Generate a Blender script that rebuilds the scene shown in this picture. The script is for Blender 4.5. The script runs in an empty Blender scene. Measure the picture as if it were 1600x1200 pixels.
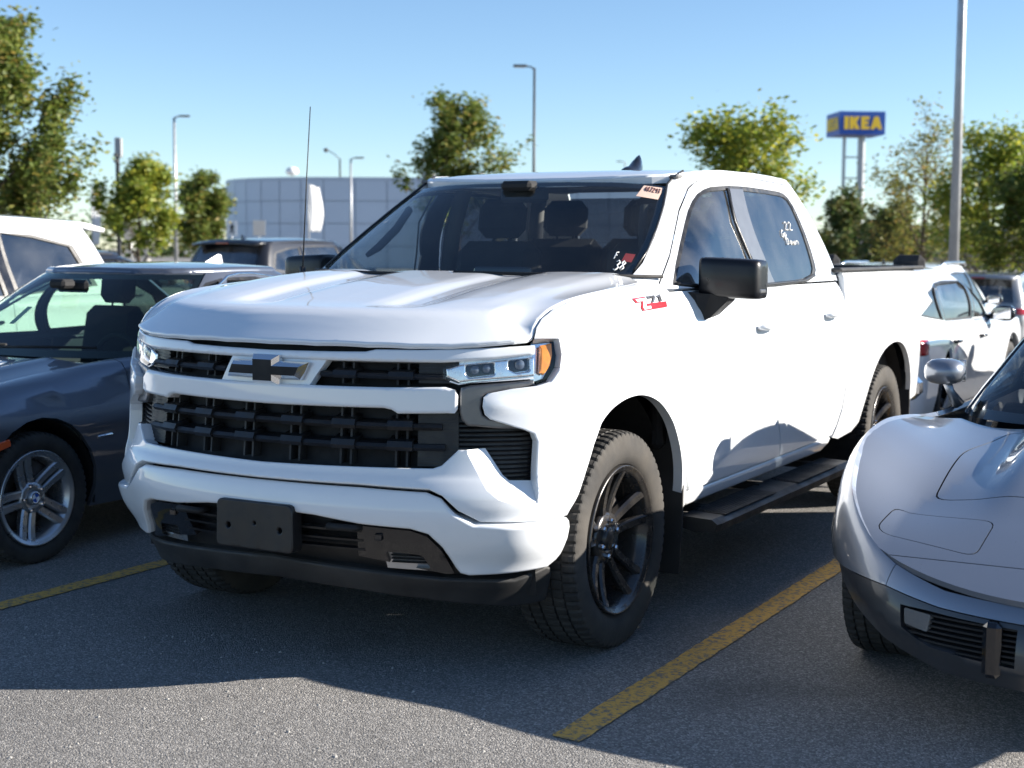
import bpy, bmesh, math, random
import numpy as np
from mathutils import Vector, Matrix
from mathutils.geometry import delaunay_2d_cdt

random.seed(11)
scene = bpy.context.scene
COL = scene.collection
R = math.radians
PI = math.pi

# ---------------------------------------------------------------- camera
cam_data = bpy.data.cameras.new('camera')
cam = bpy.data.objects.new('camera', cam_data)
COL.objects.link(cam)
scene.camera = cam
CAM_POS = (3.26113, -4.94590, 1.50277)
PAN, PITCH, ROLL, FPX = -0.507434, -0.0922571, 0.00510817, 2270.4
d = Vector((math.sin(PAN) * math.cos(PITCH), math.cos(PAN) * math.cos(PITCH), math.sin(PITCH)))
r = d.cross(Vector((0, 0, 1))).normalized()
u = r.cross(d)
r2 = r * math.cos(ROLL) + u * math.sin(ROLL)
u2 = -r * math.sin(ROLL) + u * math.cos(ROLL)
m = Matrix((r2, u2, -d)).transposed().to_4x4()
m.translation = Vector(CAM_POS)
cam.matrix_world = m
cam_data.sensor_width = 36.0
cam_data.sensor_fit = 'HORIZONTAL'
cam_data.lens = 36.0 * FPX / 1600.0
cam_data.clip_start = 0.05
cam_data.clip_end = 3000.0
cam_data.dof.use_dof = True
cam_data.dof.focus_distance = 5.4
cam_data.dof.aperture_fstop = 3.5

# ---------------------------------------------------------------- sky, sun, exposure
SUN = Vector((2.22, 1.28, 1.0)).normalized()          # towards the sun
world = bpy.data.worlds.new('World')
scene.world = world
world.use_nodes = True
nt = world.node_tree
bg = nt.nodes['Background']
sky = nt.nodes.new('ShaderNodeTexSky')
sky.sky_type = 'NISHITA'
sky.sun_disc = False
sky.sun_elevation = math.asin(SUN.z)
sky.sun_rotation = math.atan2(SUN.x, SUN.y)
sky.altitude = 180.0
sky.air_density = 0.85
sky.dust_density = 0.0
sky.ozone_density = 3.4
nt.links.new(sky.outputs[0], bg.inputs['Color'])
bg.inputs['Strength'].default_value = 0.070
sun_data = bpy.data.lights.new('sun', 'SUN')
sun_data.energy = 5.0
sun_data.angle = R(0.55)
sun_data.color = (1.0, 0.925, 0.825)
sun = bpy.data.objects.new('sun', sun_data)
COL.objects.link(sun)
sun.rotation_euler = SUN.to_track_quat('Z', 'Y').to_euler()
sun.location = (20, 20, 20)

vs = scene.view_settings
vs.view_transform = 'Standard'
vs.look = 'None'
vs.exposure = 1.45
vs.gamma = 1.0
vs.use_curve_mapping = False
# ---------------------------------------------------------------- materials
MATS = {}
def _new(name):
    m = bpy.data.materials.new(name)
    m.use_nodes = True
    MATS[name] = m
    return m, m.node_tree, m.node_tree.nodes['Principled BSDF']
def mat(name, col, rough=0.5, metal=0.0, coat=0.0, coat_rough=0.03, var=0.0, scale=8.0, col2=None, rvar=0.0, bump=0.0, bscale=60.0, spec=0.5, emit=0.0):
    m, nt, b = _new(name)
    b.inputs['Base Color'].default_value = (*col, 1)
    b.inputs['Roughness'].default_value = rough
    b.inputs['Metallic'].default_value = metal
    b.inputs['Coat Weight'].default_value = coat
    b.inputs['Coat Roughness'].default_value = coat_rough
    b.inputs['Specular IOR Level'].default_value = spec
    if emit:
        b.inputs['Emission Color'].default_value = (*col, 1)
        b.inputs['Emission Strength'].default_value = emit
    tc = nt.nodes.new('ShaderNodeTexCoord')
    if var or col2:
        n = nt.nodes.new('ShaderNodeTexNoise')
        n.inputs['Scale'].default_value = scale
        n.inputs['Detail'].default_value = 6
        nt.links.new(tc.outputs['Object'], n.inputs['Vector'])
        rmp = nt.nodes.new('ShaderNodeValToRGB')
        rmp.color_ramp.elements[0].position = 0.35
        rmp.color_ramp.elements[1].position = 0.68
        c2 = col2 or tuple(c * (1 - var) for c in col)
        rmp.color_ramp.elements[0].color = (*c2, 1)
        rmp.color_ramp.elements[1].color = (*col, 1)
        nt.links.new(n.outputs[0], rmp.inputs[0])
        nt.links.new(rmp.outputs[0], b.inputs['Base Color'])
    if rvar:
        n = nt.nodes.new('ShaderNodeTexNoise')
        n.inputs['Scale'].default_value = scale * 1.7
        n.inputs['Detail'].default_value = 5
        nt.links.new(tc.outputs['Object'], n.inputs['Vector'])
        mr = nt.nodes.new('ShaderNodeMapRange')
        mr.inputs[1].default_value = 0.3; mr.inputs[2].default_value = 0.7
        mr.inputs[3].default_value = max(0.0, rough - rvar); mr.inputs[4].default_value = min(1, rough + rvar)
        nt.links.new(n.outputs[0], mr.inputs[0])
        nt.links.new(mr.outputs[0], b.inputs['Roughness'])
    if bump:
        n = nt.nodes.new('ShaderNodeTexNoise')
        n.inputs['Scale'].default_value = bscale
        n.inputs['Detail'].default_value = 4
        nt.links.new(tc.outputs['Object'], n.inputs['Vector'])
        bp = nt.nodes.new('ShaderNodeBump')
        bp.inputs['Strength'].default_value = bump
        bp.inputs['Distance'].default_value = 0.004
        nt.links.new(n.outputs[0], bp.inputs['Height'])
        nt.links.new(bp.outputs[0], b.inputs['Normal'])
    return m

def paint_mat(name, col, metal=0.0, rough=0.4, dust=0.10, dust_col=(0.30, 0.28, 0.25), flake=0.0):
    """car paint: base + clear coat, road dust thrown up on the lower body"""
    m, nt, b = _new(name)
    b.inputs['Metallic'].default_value = metal
    b.inputs['Roughness'].default_value = rough
    b.inputs['Coat Weight'].default_value = 1.0
    b.inputs['Coat IOR'].default_value = 1.5
    tc = nt.nodes.new('ShaderNodeTexCoord')
    geo = nt.nodes.new('ShaderNodeNewGeometry')
    sep = nt.nodes.new('ShaderNodeSeparateXYZ')
    nt.links.new(geo.outputs['Position'], sep.inputs[0])
    hr = nt.nodes.new('ShaderNodeMapRange')
    hr.inputs[1].default_value = 0.95; hr.inputs[2].default_value = 0.30
    hr.inputs[3].default_value = 0.15; hr.inputs[4].default_value = 1.0
    nt.links.new(sep.outputs[2], hr.inputs[0])
    n = nt.nodes.new('ShaderNodeTexNoise')
    n.inputs['Scale'].default_value = 7.0; n.inputs['Detail'].default_value = 9; n.inputs['Roughness'].default_value = 0.7
    nt.links.new(tc.outputs['Object'], n.inputs['Vector'])
    n2 = nt.nodes.new('ShaderNodeTexNoise')
    n2.inputs['Scale'].default_value = 140.0; n2.inputs['Detail'].default_value = 3
    nt.links.new(tc.outputs['Object'], n2.inputs['Vector'])
    sp = nt.nodes.new('ShaderNodeMapRange')
    sp.inputs[1].default_value = 0.66; sp.inputs[2].default_value = 0.74
    nt.links.new(n2.outputs[0], sp.inputs[0])
    ma = nt.nodes.new('ShaderNodeMath'); ma.operation = 'MULTIPLY'
    nt.links.new(hr.outputs[0], ma.inputs[0]); nt.links.new(n.outputs[0], ma.inputs[1])
    mb = nt.nodes.new('ShaderNodeMath'); mb.operation = 'MULTIPLY_ADD'
    nt.links.new(sp.outputs[0], mb.inputs[0]); mb.inputs[1].default_value = 0.8; nt.links.new(ma.outputs[0], mb.inputs[2])
    mc = nt.nodes.new('ShaderNodeMath'); mc.operation = 'MULTIPLY'; mc.use_clamp = True
    nt.links.new(mb.outputs[0], mc.inputs[0]); nt.links.new(hr.outputs[0], mc.inputs[1])
    md = nt.nodes.new('ShaderNodeMath'); md.operation = 'MULTIPLY'; md.inputs[1].default_value = dust
    nt.links.new(mc.outputs[0], md.inputs[0])
    mx = nt.nodes.new('ShaderNodeMix'); mx.data_type = 'RGBA'
    nt.links.new(md.outputs[0], mx.inputs[0])
    mx.inputs[6].default_value = (*col, 1); mx.inputs[7].default_value = (*dust_col, 1)
    nt.links.new(mx.outputs[2], b.inputs['Base Color'])
    cr = nt.nodes.new('ShaderNodeMapRange')
    cr.inputs[3].default_value = 0.02; cr.inputs[4].default_value = 0.35
    nt.links.new(md.outputs[0], cr.inputs[0]); cr.inputs[2].default_value = 0.5
    nt.links.new(cr.outputs[0], b.inputs['Coat Roughness'])
    if flake:
        v = nt.nodes.new('ShaderNodeTexVoronoi'); v.inputs['Scale'].default_value = 900.0
        nt.links.new(tc.outputs['Object'], v.inputs['Vector'])
        fr = nt.nodes.new('ShaderNodeMapRange')
        fr.inputs[3].default_value = rough - flake; fr.inputs[4].default_value = rough + flake
        nt.links.new(v.outputs['Color'], fr.inputs[0]); nt.links.new(fr.outputs[0], b.inputs['Roughness'])
    return m

def glass_mat(name, tint, ior=1.5, smear=0.0, refl=1.0):
    m = bpy.data.materials.new(name); m.use_nodes = True; MATS[name] = m
    nt = m.node_tree
    for n in list(nt.nodes): nt.nodes.remove(n)
    out = nt.nodes.new('ShaderNodeOutputMaterial')
    tr = nt.nodes.new('ShaderNodeBsdfTransparent'); tr.inputs[0].default_value = (*tint, 1)
    gl = nt.nodes.new('ShaderNodeBsdfGlossy'); gl.inputs['Roughness'].default_value = 0.012
    gl.inputs[0].default_value = (refl, refl, refl, 1)
    fr = nt.nodes.new('ShaderNodeFresnel')
    ge = nt.nodes.new('ShaderNodeNewGeometry')                     # a thin pane reflects alike from both sides
    mi_ = nt.nodes.new('ShaderNodeMapRange'); mi_.inputs[3].default_value = ior; mi_.inputs[4].default_value = 1.0 / ior
    nt.links.new(ge.outputs['Backfacing'], mi_.inputs[0]); nt.links.new(mi_.outputs[0], fr.inputs[0])
    mx = nt.nodes.new('ShaderNodeMixShader')
    nt.links.new(fr.outputs[0], mx.inputs[0]); nt.links.new(tr.outputs[0], mx.inputs[1]); nt.links.new(gl.outputs[0], mx.inputs[2])
    last = mx
    if smear:
        df = nt.nodes.new('ShaderNodeBsdfDiffuse'); df.inputs[0].default_value = (0.5, 0.5, 0.48, 1)
        tc = nt.nodes.new('ShaderNodeTexCoord')
        n = nt.nodes.new('ShaderNodeTexNoise'); n.inputs['Scale'].default_value = 4.0; n.inputs['Detail'].default_value = 8
        nt.links.new(tc.outputs['Object'], n.inputs['Vector'])
        mr = nt.nodes.new('ShaderNodeMapRange'); mr.inputs[1].default_value = 0.35; mr.inputs[2].default_value = 0.75
        mr.inputs[3].default_value = 0.0; mr.inputs[4].default_value = smear
        nt.links.new(n.outputs[0], mr.inputs[0])
        m2 = nt.nodes.new('ShaderNodeMixShader')
        nt.links.new(mr.outputs[0], m2.inputs[0]); nt.links.new(mx.outputs[0], m2.inputs[1]); nt.links.new(df.outputs[0], m2.inputs[2])
        last = m2
    nt.links.new(last.outputs[0], out.inputs[0])
    return m

M = MATS
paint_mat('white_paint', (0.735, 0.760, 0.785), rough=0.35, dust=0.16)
paint_mat('grey_blue_paint', (0.125, 0.140, 0.172), metal=0.62, rough=0.34, dust=0.25, flake=0.06)
paint_mat('silver_paint', (0.235, 0.26, 0.305), metal=0.62, rough=0.34, dust=0.08, flake=0.07)
paint_mat('black_paint', (0.012, 0.012, 0.014), rough=0.3, dust=0.1)
paint_mat('grey_paint', (0.30, 0.31, 0.32), metal=0.6, rough=0.38, dust=0.1, flake=0.05)
mat('black_plastic', (0.014, 0.014, 0.015), 0.42, var=0.3, rvar=0.12, bump=0.12, bscale=400, scale=14)
mat('matte_black', (0.010, 0.010, 0.011), 0.75, var=0.3, rvar=0.1)
mat('gloss_black', (0.008, 0.008, 0.010), 0.12, coat=0.6, rvar=0.05)
mat('mirror_black', (0.008, 0.008, 0.010), 0.32, coat=0.15, coat_rough=0.1, rvar=0.05, spec=0.35)
mat('dusty_plastic', (0.030, 0.030, 0.030), 0.6, col2=(0.016, 0.016, 0.016), scale=5, rvar=0.15, bump=0.15, bscale=300)
mat('graphite', (0.16, 0.16, 0.165), 0.32, metal=0.55, var=0.12, scale=20, coat=0.3)
mat('chrome', (0.82, 0.82, 0.83), 0.07, metal=1.0, rvar=0.04)
mat('lamp_glass', (0.10, 0.13, 0.18), 0.05, coat=1.0, var=0.2)
mat('lamp_chrome', (0.86, 0.87, 0.89), 0.22, metal=1.0, rvar=0.08, scale=30)
mat('rubber', (0.016, 0.016, 0.016), 0.8, col2=(0.036, 0.034, 0.031), scale=9, rvar=0.1, bump=0.2, bscale=260)
mat('dusty_rubber', (0.062, 0.056, 0.048), 0.9, col2=(0.028, 0.027, 0.026), scale=6, rvar=0.08, bump=0.2, bscale=200)
mat('wheel_dark', (0.022, 0.022, 0.024), 0.25, metal=0.35, coat=0.4, col2=(0.055, 0.05, 0.045), scale=10, rvar=0.1)
mat('wheel_silver', (0.50, 0.51, 0.53), 0.30, metal=0.85, var=0.12, rvar=0.08)
mat('brake_metal', (0.13, 0.12, 0.115), 0.5, metal=0.7, var=0.4, scale=20)
mat('interior_black', (0.017, 0.017, 0.018), 0.8, var=0.3)
mat('seat_cloth', (0.026, 0.026, 0.028), 0.9, var=0.3, bump=0.3, bscale=500)
mat('headliner', (0.16, 0.155, 0.15), 0.95, var=0.1)
mat('amber', (0.95, 0.33, 0.04), 0.2, coat=0.5, var=0.25, scale=40)
mat('red_lens', (0.45, 0.012, 0.012), 0.12, coat=0.8, var=0.3, scale=30)
mat('white_mark', (0.86, 0.87, 0.86), 0.7, var=0.1, scale=60)
mat('sticker_buff', (0.72, 0.52, 0.42), 0.7, var=0.08, scale=30)
mat('sticker_ink', (0.16, 0.05, 0.04), 0.7, var=0.1)
mat('red_card', (0.35, 0.03, 0.03), 0.6, var=0.1)
mat('badge_red', (0.62, 0.02, 0.03), 0.25, coat=0.5, var=0.05)
mat('badge_white', (0.85, 0.85, 0.86), 0.25, coat=0.5, var=0.03)
mat('badge_blue', (0.03, 0.10, 0.42), 0.25, coat=0.6, var=0.05)
glass_mat('clear_lens', (0.93, 0.94, 0.95), 1.45)
glass_mat('screen_glass', (0.76, 0.82, 0.81), 1.52, smear=0.02)
glass_mat('side_glass', (0.64, 0.71, 0.72), 2.5, smear=0.14)
glass_mat('privacy_glass', (0.17, 0.18, 0.20), 2.4, smear=0.07)
glass_mat('green_glass', (0.48, 0.62, 0.54), 1.5, smear=0.01)

# ---------------------------------------------------------------- objects
def thing(name, label, cat, loc=(0, 0, 0), rotz=0.0, group=None):
    o = bpy.data.objects.new(name, None)
    COL.objects.link(o)
    o.empty_display_size = 0.2
    o.location = loc; o.rotation_euler = (0, 0, rotz)
    o['label'] = label; o['category'] = cat
    if group: o['group'] = group
    return o
def tag(o, label, cat, group=None):
    o['label'] = label; o['category'] = cat
    if group: o['group'] = group
    return o
def link(name, me, material=None, parent=None, label=None):
    o = bpy.data.objects.new(name, me)
    COL.objects.link(o)
    if material is not None and not me.materials:
        me.materials.append(M[material] if isinstance(material, str) else material)
    if parent is not None: o.parent = parent
    if label: o['label'] = label
    return o

class MB:
    """collects shapes, builds ONE mesh object"""
    def __init__(self): self.v = []; self.f = []; self.sm = []; self.mi = []
    def add(self, vs, fs, smooth=False, mi=0):
        n = len(self.v)
        self.v += [tuple(p) for p in vs]
        for f in fs:
            self.f.append(tuple(i + n for i in f)); self.sm.append(smooth); self.mi.append(mi)
        return self
    def box(self, c, s, rot=None, mi=0, bev=0.0):
        hx, hy, hz = s[0] / 2, s[1] / 2, s[2] / 2
        if bev > 0:
            b = min(bev, hx * .9, hy * .9, hz * .9)
            vs = []
            for sx in (-1, 1):
                for sy in (-1, 1):
                    for sz in (-1, 1):
                        vs.append((sx * hx, sy * (hy - b), sz * (hz - b)))
                        vs.append((sx * (hx - b), sy * hy, sz * (hz - b)))
                        vs.append((sx * (hx - b), sy * (hy - b), sz * hz))
            bm = bmesh.new()
            for p in vs: bm.verts.new(p)
            bmesh.ops.convex_hull(bm, input=bm.verts)
            bm.verts.ensure_lookup_table(); bm.faces.ensure_lookup_table()
            for i, v_ in enumerate(bm.verts): v_.index = i
            V = [v_.co.copy() for v_ in bm.verts]; F = [tuple(q.index for q in f.verts) for f in bm.faces]
            bm.free()
        else:
            V = [Vector((x * hx, y * hy, z * hz)) for x in (-1, 1) for y in (-1, 1) for z in (-1, 1)]
            F = [(0, 1, 3, 2), (4, 6, 7, 5), (0, 4, 5, 1), (2, 3, 7, 6), (0, 2, 6, 4), (1, 5, 7, 3)]
        if rot is not None: V = [rot @ p for p in V]
        return self.add([Vector(c) + p for p in V], F, False, mi)
    def tube(self, pts, rad, n=8, caps=True, mi=0, smooth=True, flat=None):
        pts = [Vector(p) for p in pts]
        rads = rad if isinstance(rad, (list, tuple)) else [rad] * len(pts)
        rings = []; nrm = None
        for i, p in enumerate(pts):
            t = (pts[min(i + 1, len(pts) - 1)] - pts[max(i - 1, 0)]).normalized()
            if nrm is None:
                a = Vector((0, 0, 1)) if abs(t.z) < .9 else Vector((1, 0, 0))
                nrm = t.cross(a).normalized()
            else:
                nrm = (nrm - t * nrm.dot(t))
                nrm = nrm.normalized() if nrm.length > 1e-6 else t.orthogonal().normalized()
            bn = t.cross(nrm)
            k = flat if flat else 1.0
            rings.append([p + (nrm * math.cos(2 * PI * j / n) + bn * math.sin(2 * PI * j / n) * k) * rads[i] for j in range(n)])
        vs = [q for rg in rings for q in rg]; fs = []
        for i in range(len(pts) - 1):
            for j in range(n):
                k = (j + 1) % n
                fs.append((i * n + j, i * n + k, (i + 1) * n + k, (i + 1) * n + j))
        self.add(vs, fs, smooth, mi)
        if caps:
            self.add(rings[0], [tuple(range(n))[::-1]], False, mi); self.add(rings[-1], [tuple(range(n))], False, mi)
        return self
    def lathe(self, prof, n=48, axis='x', c=(0, 0, 0), mi=0, smooth=True, closed=False, sx=1):
        vs = []; fs = []; k = len(prof)
        for i in range(n):
            a = 2 * PI * i / n; ca, sa = math.cos(a), math.sin(a)
            for (h, rr) in prof:
                if axis == 'x': p = (h * sx, rr * ca, rr * sa)
                elif axis == 'y': p = (rr * sa, h, rr * ca)
                else: p = (rr * ca, rr * sa, h)
                vs.append((p[0] + c[0], p[1] + c[1], p[2] + c[2]))
        for i in range(n):
            j = (i + 1) % n
            for q in range(k - 1 + (1 if closed else 0)):
                q2 = (q + 1) % k
                fs.append((i * k + q, j * k + q, j * k + q2, i * k + q2))
        return self.add(vs, fs, smooth, mi)
    def prism(self, poly, h0, h1, axis='z', mi=0, xf=None):
        n = len(poly)
        def P(a, b, h): return {'z': (a, b, h), 'y': (a, h, b), 'x': (h, a, b)}[axis]
        vs = [P(a, b, h0) for a, b in poly] + [P(a, b, h1) for a, b in poly]
        if xf: vs = [xf(Vector(q)) for q in vs]
        tris = delaunay_2d_cdt([Vector(q) for q in poly], [(i, (i + 1) % n) for i in range(n)], [], 1, 1e-7)
        fs = [(i, (i + 1) % n, (i + 1) % n + n, i + n) for i in range(n)]
        self.add(vs, fs, False, mi)
        if len(tris[0]) == n:
            om = [o[0] for o in tris[3]]
            for f in tris[2]:
                g = [om[i] for i in f]
                self.add([vs[i] for i in g], [(0, 1, 2)], False, mi); self.add([vs[i + n] for i in g], [(2, 1, 0)], False, mi)
        return self
    def mesh(self, name, fix=True):
        me = bpy.data.meshes.new(name)
        me.from_pydata(self.v, [], self.f)
        me.polygons.foreach_set('use_smooth', self.sm)
        me.polygons.foreach_set('material_index', self.mi)
        if fix:
            bm = bmesh.new(); bm.from_mesh(me)
            bmesh.ops.remove_doubles(bm, verts=bm.verts, dist=1e-5)
            bmesh.ops.recalc_face_normals(bm, faces=bm.faces)
            bm.to_mesh(me); bm.free()
        me.update()
        return me
    def build(self, name, material, parent=None, label=None, fix=True):
        me = self.mesh(name, fix)
        ml = material if isinstance(material, (list, tuple)) else [material]
        for x in ml: me.materials.append(M[x] if isinstance(x, str) else x)
        return link(name, me, None, parent, label)

def smooth_poly(pts, k=0.25, it=2, closed=True):
    """corner rounding (Chaikin)"""
    for _ in range(it):
        out = []; n = len(pts)
        for i in range(n if closed else n - 1):
            a = pts[i]; b = pts[(i + 1) % n]
            out.append((a[0] + (b[0] - a[0]) * k, a[1] + (b[1] - a[1]) * k))
            out.append((b[0] + (a[0] - b[0]) * k, b[1] + (a[1] - b[1]) * k))
        if not closed: out = [pts[0]] + out + [pts[-1]]
        pts = out
    return pts
def fillet(pts, rad, n=4):
    """round each corner of a closed polygon by up to rad"""
    out = []; N = len(pts)
    for i in range(N):
        p = Vector(pts[i]); a = Vector(pts[i - 1]); b = Vector(pts[(i + 1) % N])
        rr = rad[i] if isinstance(rad, (list, tuple)) else rad
        da = (a - p); db = (b - p); la, lb = da.length, db.length
        if rr <= 0 or la < 1e-6 or lb < 1e-6 or abs(da.normalized().cross(db.normalized())) < 0.08:
            out.append(tuple(p)); continue
        q = min(rr, la * .45, lb * .45)
        A = p + da * (q / la); B = p + db * (q / lb)
        for j in range(n + 1):
            t = j / n
            out.append(tuple(A * (1 - t) ** 2 + p * 2 * t * (1 - t) + B * t * t))
    return out
def resample(pts, step, closed=True):
    out = []; n = len(pts)
    for i in range(n if closed else n - 1):
        a = Vector(pts[i]); b = Vector(pts[(i + 1) % n])
        k = max(1, int(math.ceil((b - a).length / step)))
        for j in range(k): out.append(tuple(a.lerp(b, j / k)))
    if not closed: out.append(tuple(pts[-1]))
    return out
def inside(P, poly):
    x = P[:, 0]; y = P[:, 1]; c = np.zeros(len(P), bool)
    q = np.asarray(poly); n = len(q)
    for i in range(n):
        x0, y0 = q[i - 1]; x1, y1 = q[i]
        cond = ((y1 > y) != (y0 > y))
        with np.errstate(divide='ignore', invalid='ignore'):
            xi = (x0 - x1) * (y - y1) / (y0 - y1 + 1e-30) + x1
        c ^= cond & (x < xi)
    return c
def bdist(P, loops):
    """distance to the boundary and the direction away from it"""
    best = np.full(len(P), 1e9); g = np.zeros((len(P), 2))
    for L in loops:
        q = np.asarray(L); n = len(q)
        for i in range(n):
            a = q[i - 1]; b = q[i]; ab = b - a
            t = np.clip(((P - a) @ ab) / max(ab @ ab, 1e-12), 0, 1)
            c = a + t[:, None] * ab; dv = P - c; dd = np.sqrt((dv ** 2).sum(1))
            k = dd < best
            best[k] = dd[k]; g[k] = dv[k] / np.maximum(dd[k], 1e-9)[:, None]
    return best, g

def panel(name, outline, fn, material, parent=None, holes=(), sp=0.04, lip=0.012, rnd=0.0, off=0.0, flip=False, mirror=0, label=None, back=False, scale=(1, 1), creases=(), crisp=False):
    """a trimmed sheet of the surface fn(u, v): real outline, openings, rolled edges (rnd) and a turned-in lip.
    scale: metres per unit of u and v. mirror = -1 builds the other side (x -> -x)."""
    S = np.array(scale)
    out = resample([(p[0] * S[0], p[1] * S[1]) for p in outline], sp * .8)
    hl = [resample([(p[0] * S[0], p[1] * S[1]) for p in h], sp * .8) for h in holes]
    loops = [out] + hl
    o = np.array(out)
    mn = o.min(0); mx = o.max(0)
    gx, gy = np.meshgrid(np.arange(mn[0] + sp * .5, mx[0], sp), np.arange(mn[1] + sp * .5, mx[1], sp))
    P = np.stack([gx.ravel(), gy.ravel()], 1)
    if rnd:
        extra = []
        for L in loops:
            q = np.array(L); t = np.roll(q, -1, 0) - np.roll(q, 1, 0)
            t /= np.maximum(np.sqrt((t ** 2).sum(1)), 1e-9)[:, None]
            nn = np.stack([-t[:, 1], t[:, 0]], 1)
            for f in (0.05, 0.18, 0.42, 0.75, 1.08):
                for sg in (1, -1):
                    c = q + nn * sg * rnd * f
                    dd, _ = bdist(c, loops)
                    extra.append(c[dd > rnd * f * .93])
        P = P[bdist(P, loops)[0] > rnd * 1.3] if len(P) else P
        P = np.concatenate([P] + extra)
    if len(P):
        k = inside(P, out)
        for h in hl: k &= ~inside(P, h)
        P = P[k]
    if len(P) and not rnd: P = P[bdist(P, loops)[0] > sp * .35]
    pts = [Vector(p) for L in loops for p in L]; edges = []; st = 0
    for L in loops:
        n = len(L); edges += [(st + i, st + (i + 1) % n) for i in range(n)]; st += n
    nb = len(pts)
    for cr_ in creases:
        L = resample(cr_, sp * .7, closed=False); n = len(L)
        if len(P): P = P[bdist(P, [L + L[::-1]])[0] > sp * .45]
        st = len(pts); pts += [Vector(p) for p in L]; edges += [(st + i, st + i + 1) for i in range(n - 1)]
    pts += [Vector(p) for p in P]
    V, E_, F, ov, oe, of = delaunay_2d_cdt(pts, edges, [], 0, 1e-6)
    V = np.array([tuple(v_) for v_ in V])
    F = np.array([tuple(f) for f in F if len(f) == 3])
    cen = V[F].mean(1)
    k = inside(cen, out)
    for h in hl: k &= ~inside(cen, h)
    F = F[k]
    used = np.unique(F); remap = -np.ones(len(V), int); remap[used] = np.arange(len(used))
    F = remap[F]; V2 = V[used]
    e = 1e-4
    co = []; no = []
    if rnd: dist, grad = bdist(V2, loops)
    sgn = -1.0 if flip else 1.0
    def ev(a, b, ds=None, gr=None):
        uu, vv = a / S[0], b / S[1]
        p = Vector(fn(uu, vv))
        tu = (Vector(fn(uu + e / S[0], vv)) - Vector(fn(uu - e / S[0], vv))) / (2 * e)
        tv = (Vector(fn(uu, vv + e / S[1])) - Vector(fn(uu, vv - e / S[1]))) / (2 * e)
        n_ = tu.cross(tv)
        n_ = n_.normalized() * sgn if n_.length > 1e-9 else Vector((0, 0, 1))
        p = p + n_ * off
        if rnd and ds < rnd:
            s_ = (rnd - ds) / rnd
            p = p - n_ * rnd * (1 - math.sqrt(max(0, 1 - s_ * s_)))
            g = (tu * gr[0] + tv * gr[1])
            if g.length > 1e-9:
                g.normalize(); s_ = min(s_, .985)
                n_ = (n_ * math.sqrt(1 - s_ * s_) - g * s_).normalized()
        return p, n_
    for i, (a, b) in enumerate(V2):
        p, n_ = ev(a, b, dist[i] if rnd else None, grad[i] if rnd else None)
        co.append(p); no.append(n_)
    # winding along the normals
    faces = []
    for f in F:
        a, b, c = co[f[0]], co[f[1]], co[f[2]]
        fn_ = (b - a).cross(c - a)
        faces.append(tuple(int(q) for q in (f if fn_.dot(no[f[0]] + no[f[1]] + no[f[2]]) >= 0 else f[::-1])))
    sm = [True] * len(faces)
    corner = {}
    if crisp:                                                       # normals taken just inside each facet keep creases sharp
        Q = np.array([V2[f[k]] * .8 + V2[list(f)].mean(0) * .2 for f in faces for k in range(3)])
        if rnd: qd, qg = bdist(Q, loops)
        for j in range(len(Q)): corner[(j // 3, j % 3)] = ev(Q[j][0], Q[j][1], qd[j] if rnd else None, qg[j] if rnd else None)[1]
    if lip:
        ed = {}
        for f in faces:
            for i in range(3):
                a, b = f[i], f[(i + 1) % 3]
                ed[(a, b)] = 1
        bnd = [(a, b) for (a, b) in ed if (b, a) not in ed]
        base = {}
        n0 = len(co)
        for a, b in bnd:
            for q in (a, b):
                if q not in base:
                    base[q] = len(co)
                    uu, vv = V2[q] / S
                    tu = Vector(fn(uu + e, vv)) - Vector(fn(uu - e, vv)); tv = Vector(fn(uu, vv + e)) - Vector(fn(uu, vv - e))
                    n_ = tu.cross(tv).normalized() * sgn
                    co.append(co[q].copy()); co.append(co[q] - n_ * lip)
                    no.append(None); no.append(None)
        for a, b in bnd:
            i, j = base[a], base[b]
            faces.append((j, i, i + 1, j + 1)); sm.append(False)
    if mirror == -1:
        co = [Vector((-p.x, p.y, p.z)) for p in co]
        no = [None if n_ is None else Vector((-n_.x, n_.y, n_.z)) for n_ in no]
        faces = [f[::-1] for f in faces]
    me = bpy.data.meshes.new(name)
    me.from_pydata([tuple(p) for p in co], [], faces)
    me.polygons.foreach_set('use_smooth', sm)
    me.update()
    nl = []
    for pl in me.polygons:
        for k_, vi in enumerate(pl.vertices):
            n_ = no[vi]
            if (pl.index, k_) in corner and mirror != -1: n_ = corner[(pl.index, k_)]
            nl.append(tuple(n_) if n_ is not None else tuple(pl.normal))
    me.normals_split_custom_set(nl)
    return link(name, me, material, parent, label)
def panel2(name, outline, fn, material, parent=None, **k):
    """the same panel on both sides of a vehicle"""
    return panel(name, outline, fn, material, parent, **k), panel(name, outline, fn, material, parent, mirror=-1, **k)

def text_mesh(txt, size, depth=0.002, bold=0.0):
    cu = bpy.data.curves.new('lettering', 'FONT'); cu.body = txt; cu.size = size; cu.extrude = depth; cu.align_x = 'CENTER'; cu.align_y = 'CENTER'
    cu.offset = bold; cu.resolution_u = 3
    o = bpy.data.objects.new('lettering', cu); COL.objects.link(o)
    dg = bpy.context.evaluated_depsgraph_get()
    me = bpy.data.meshes.new_from_object(o.evaluated_get(dg))
    bpy.data.objects.remove(o)
    return me
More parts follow.
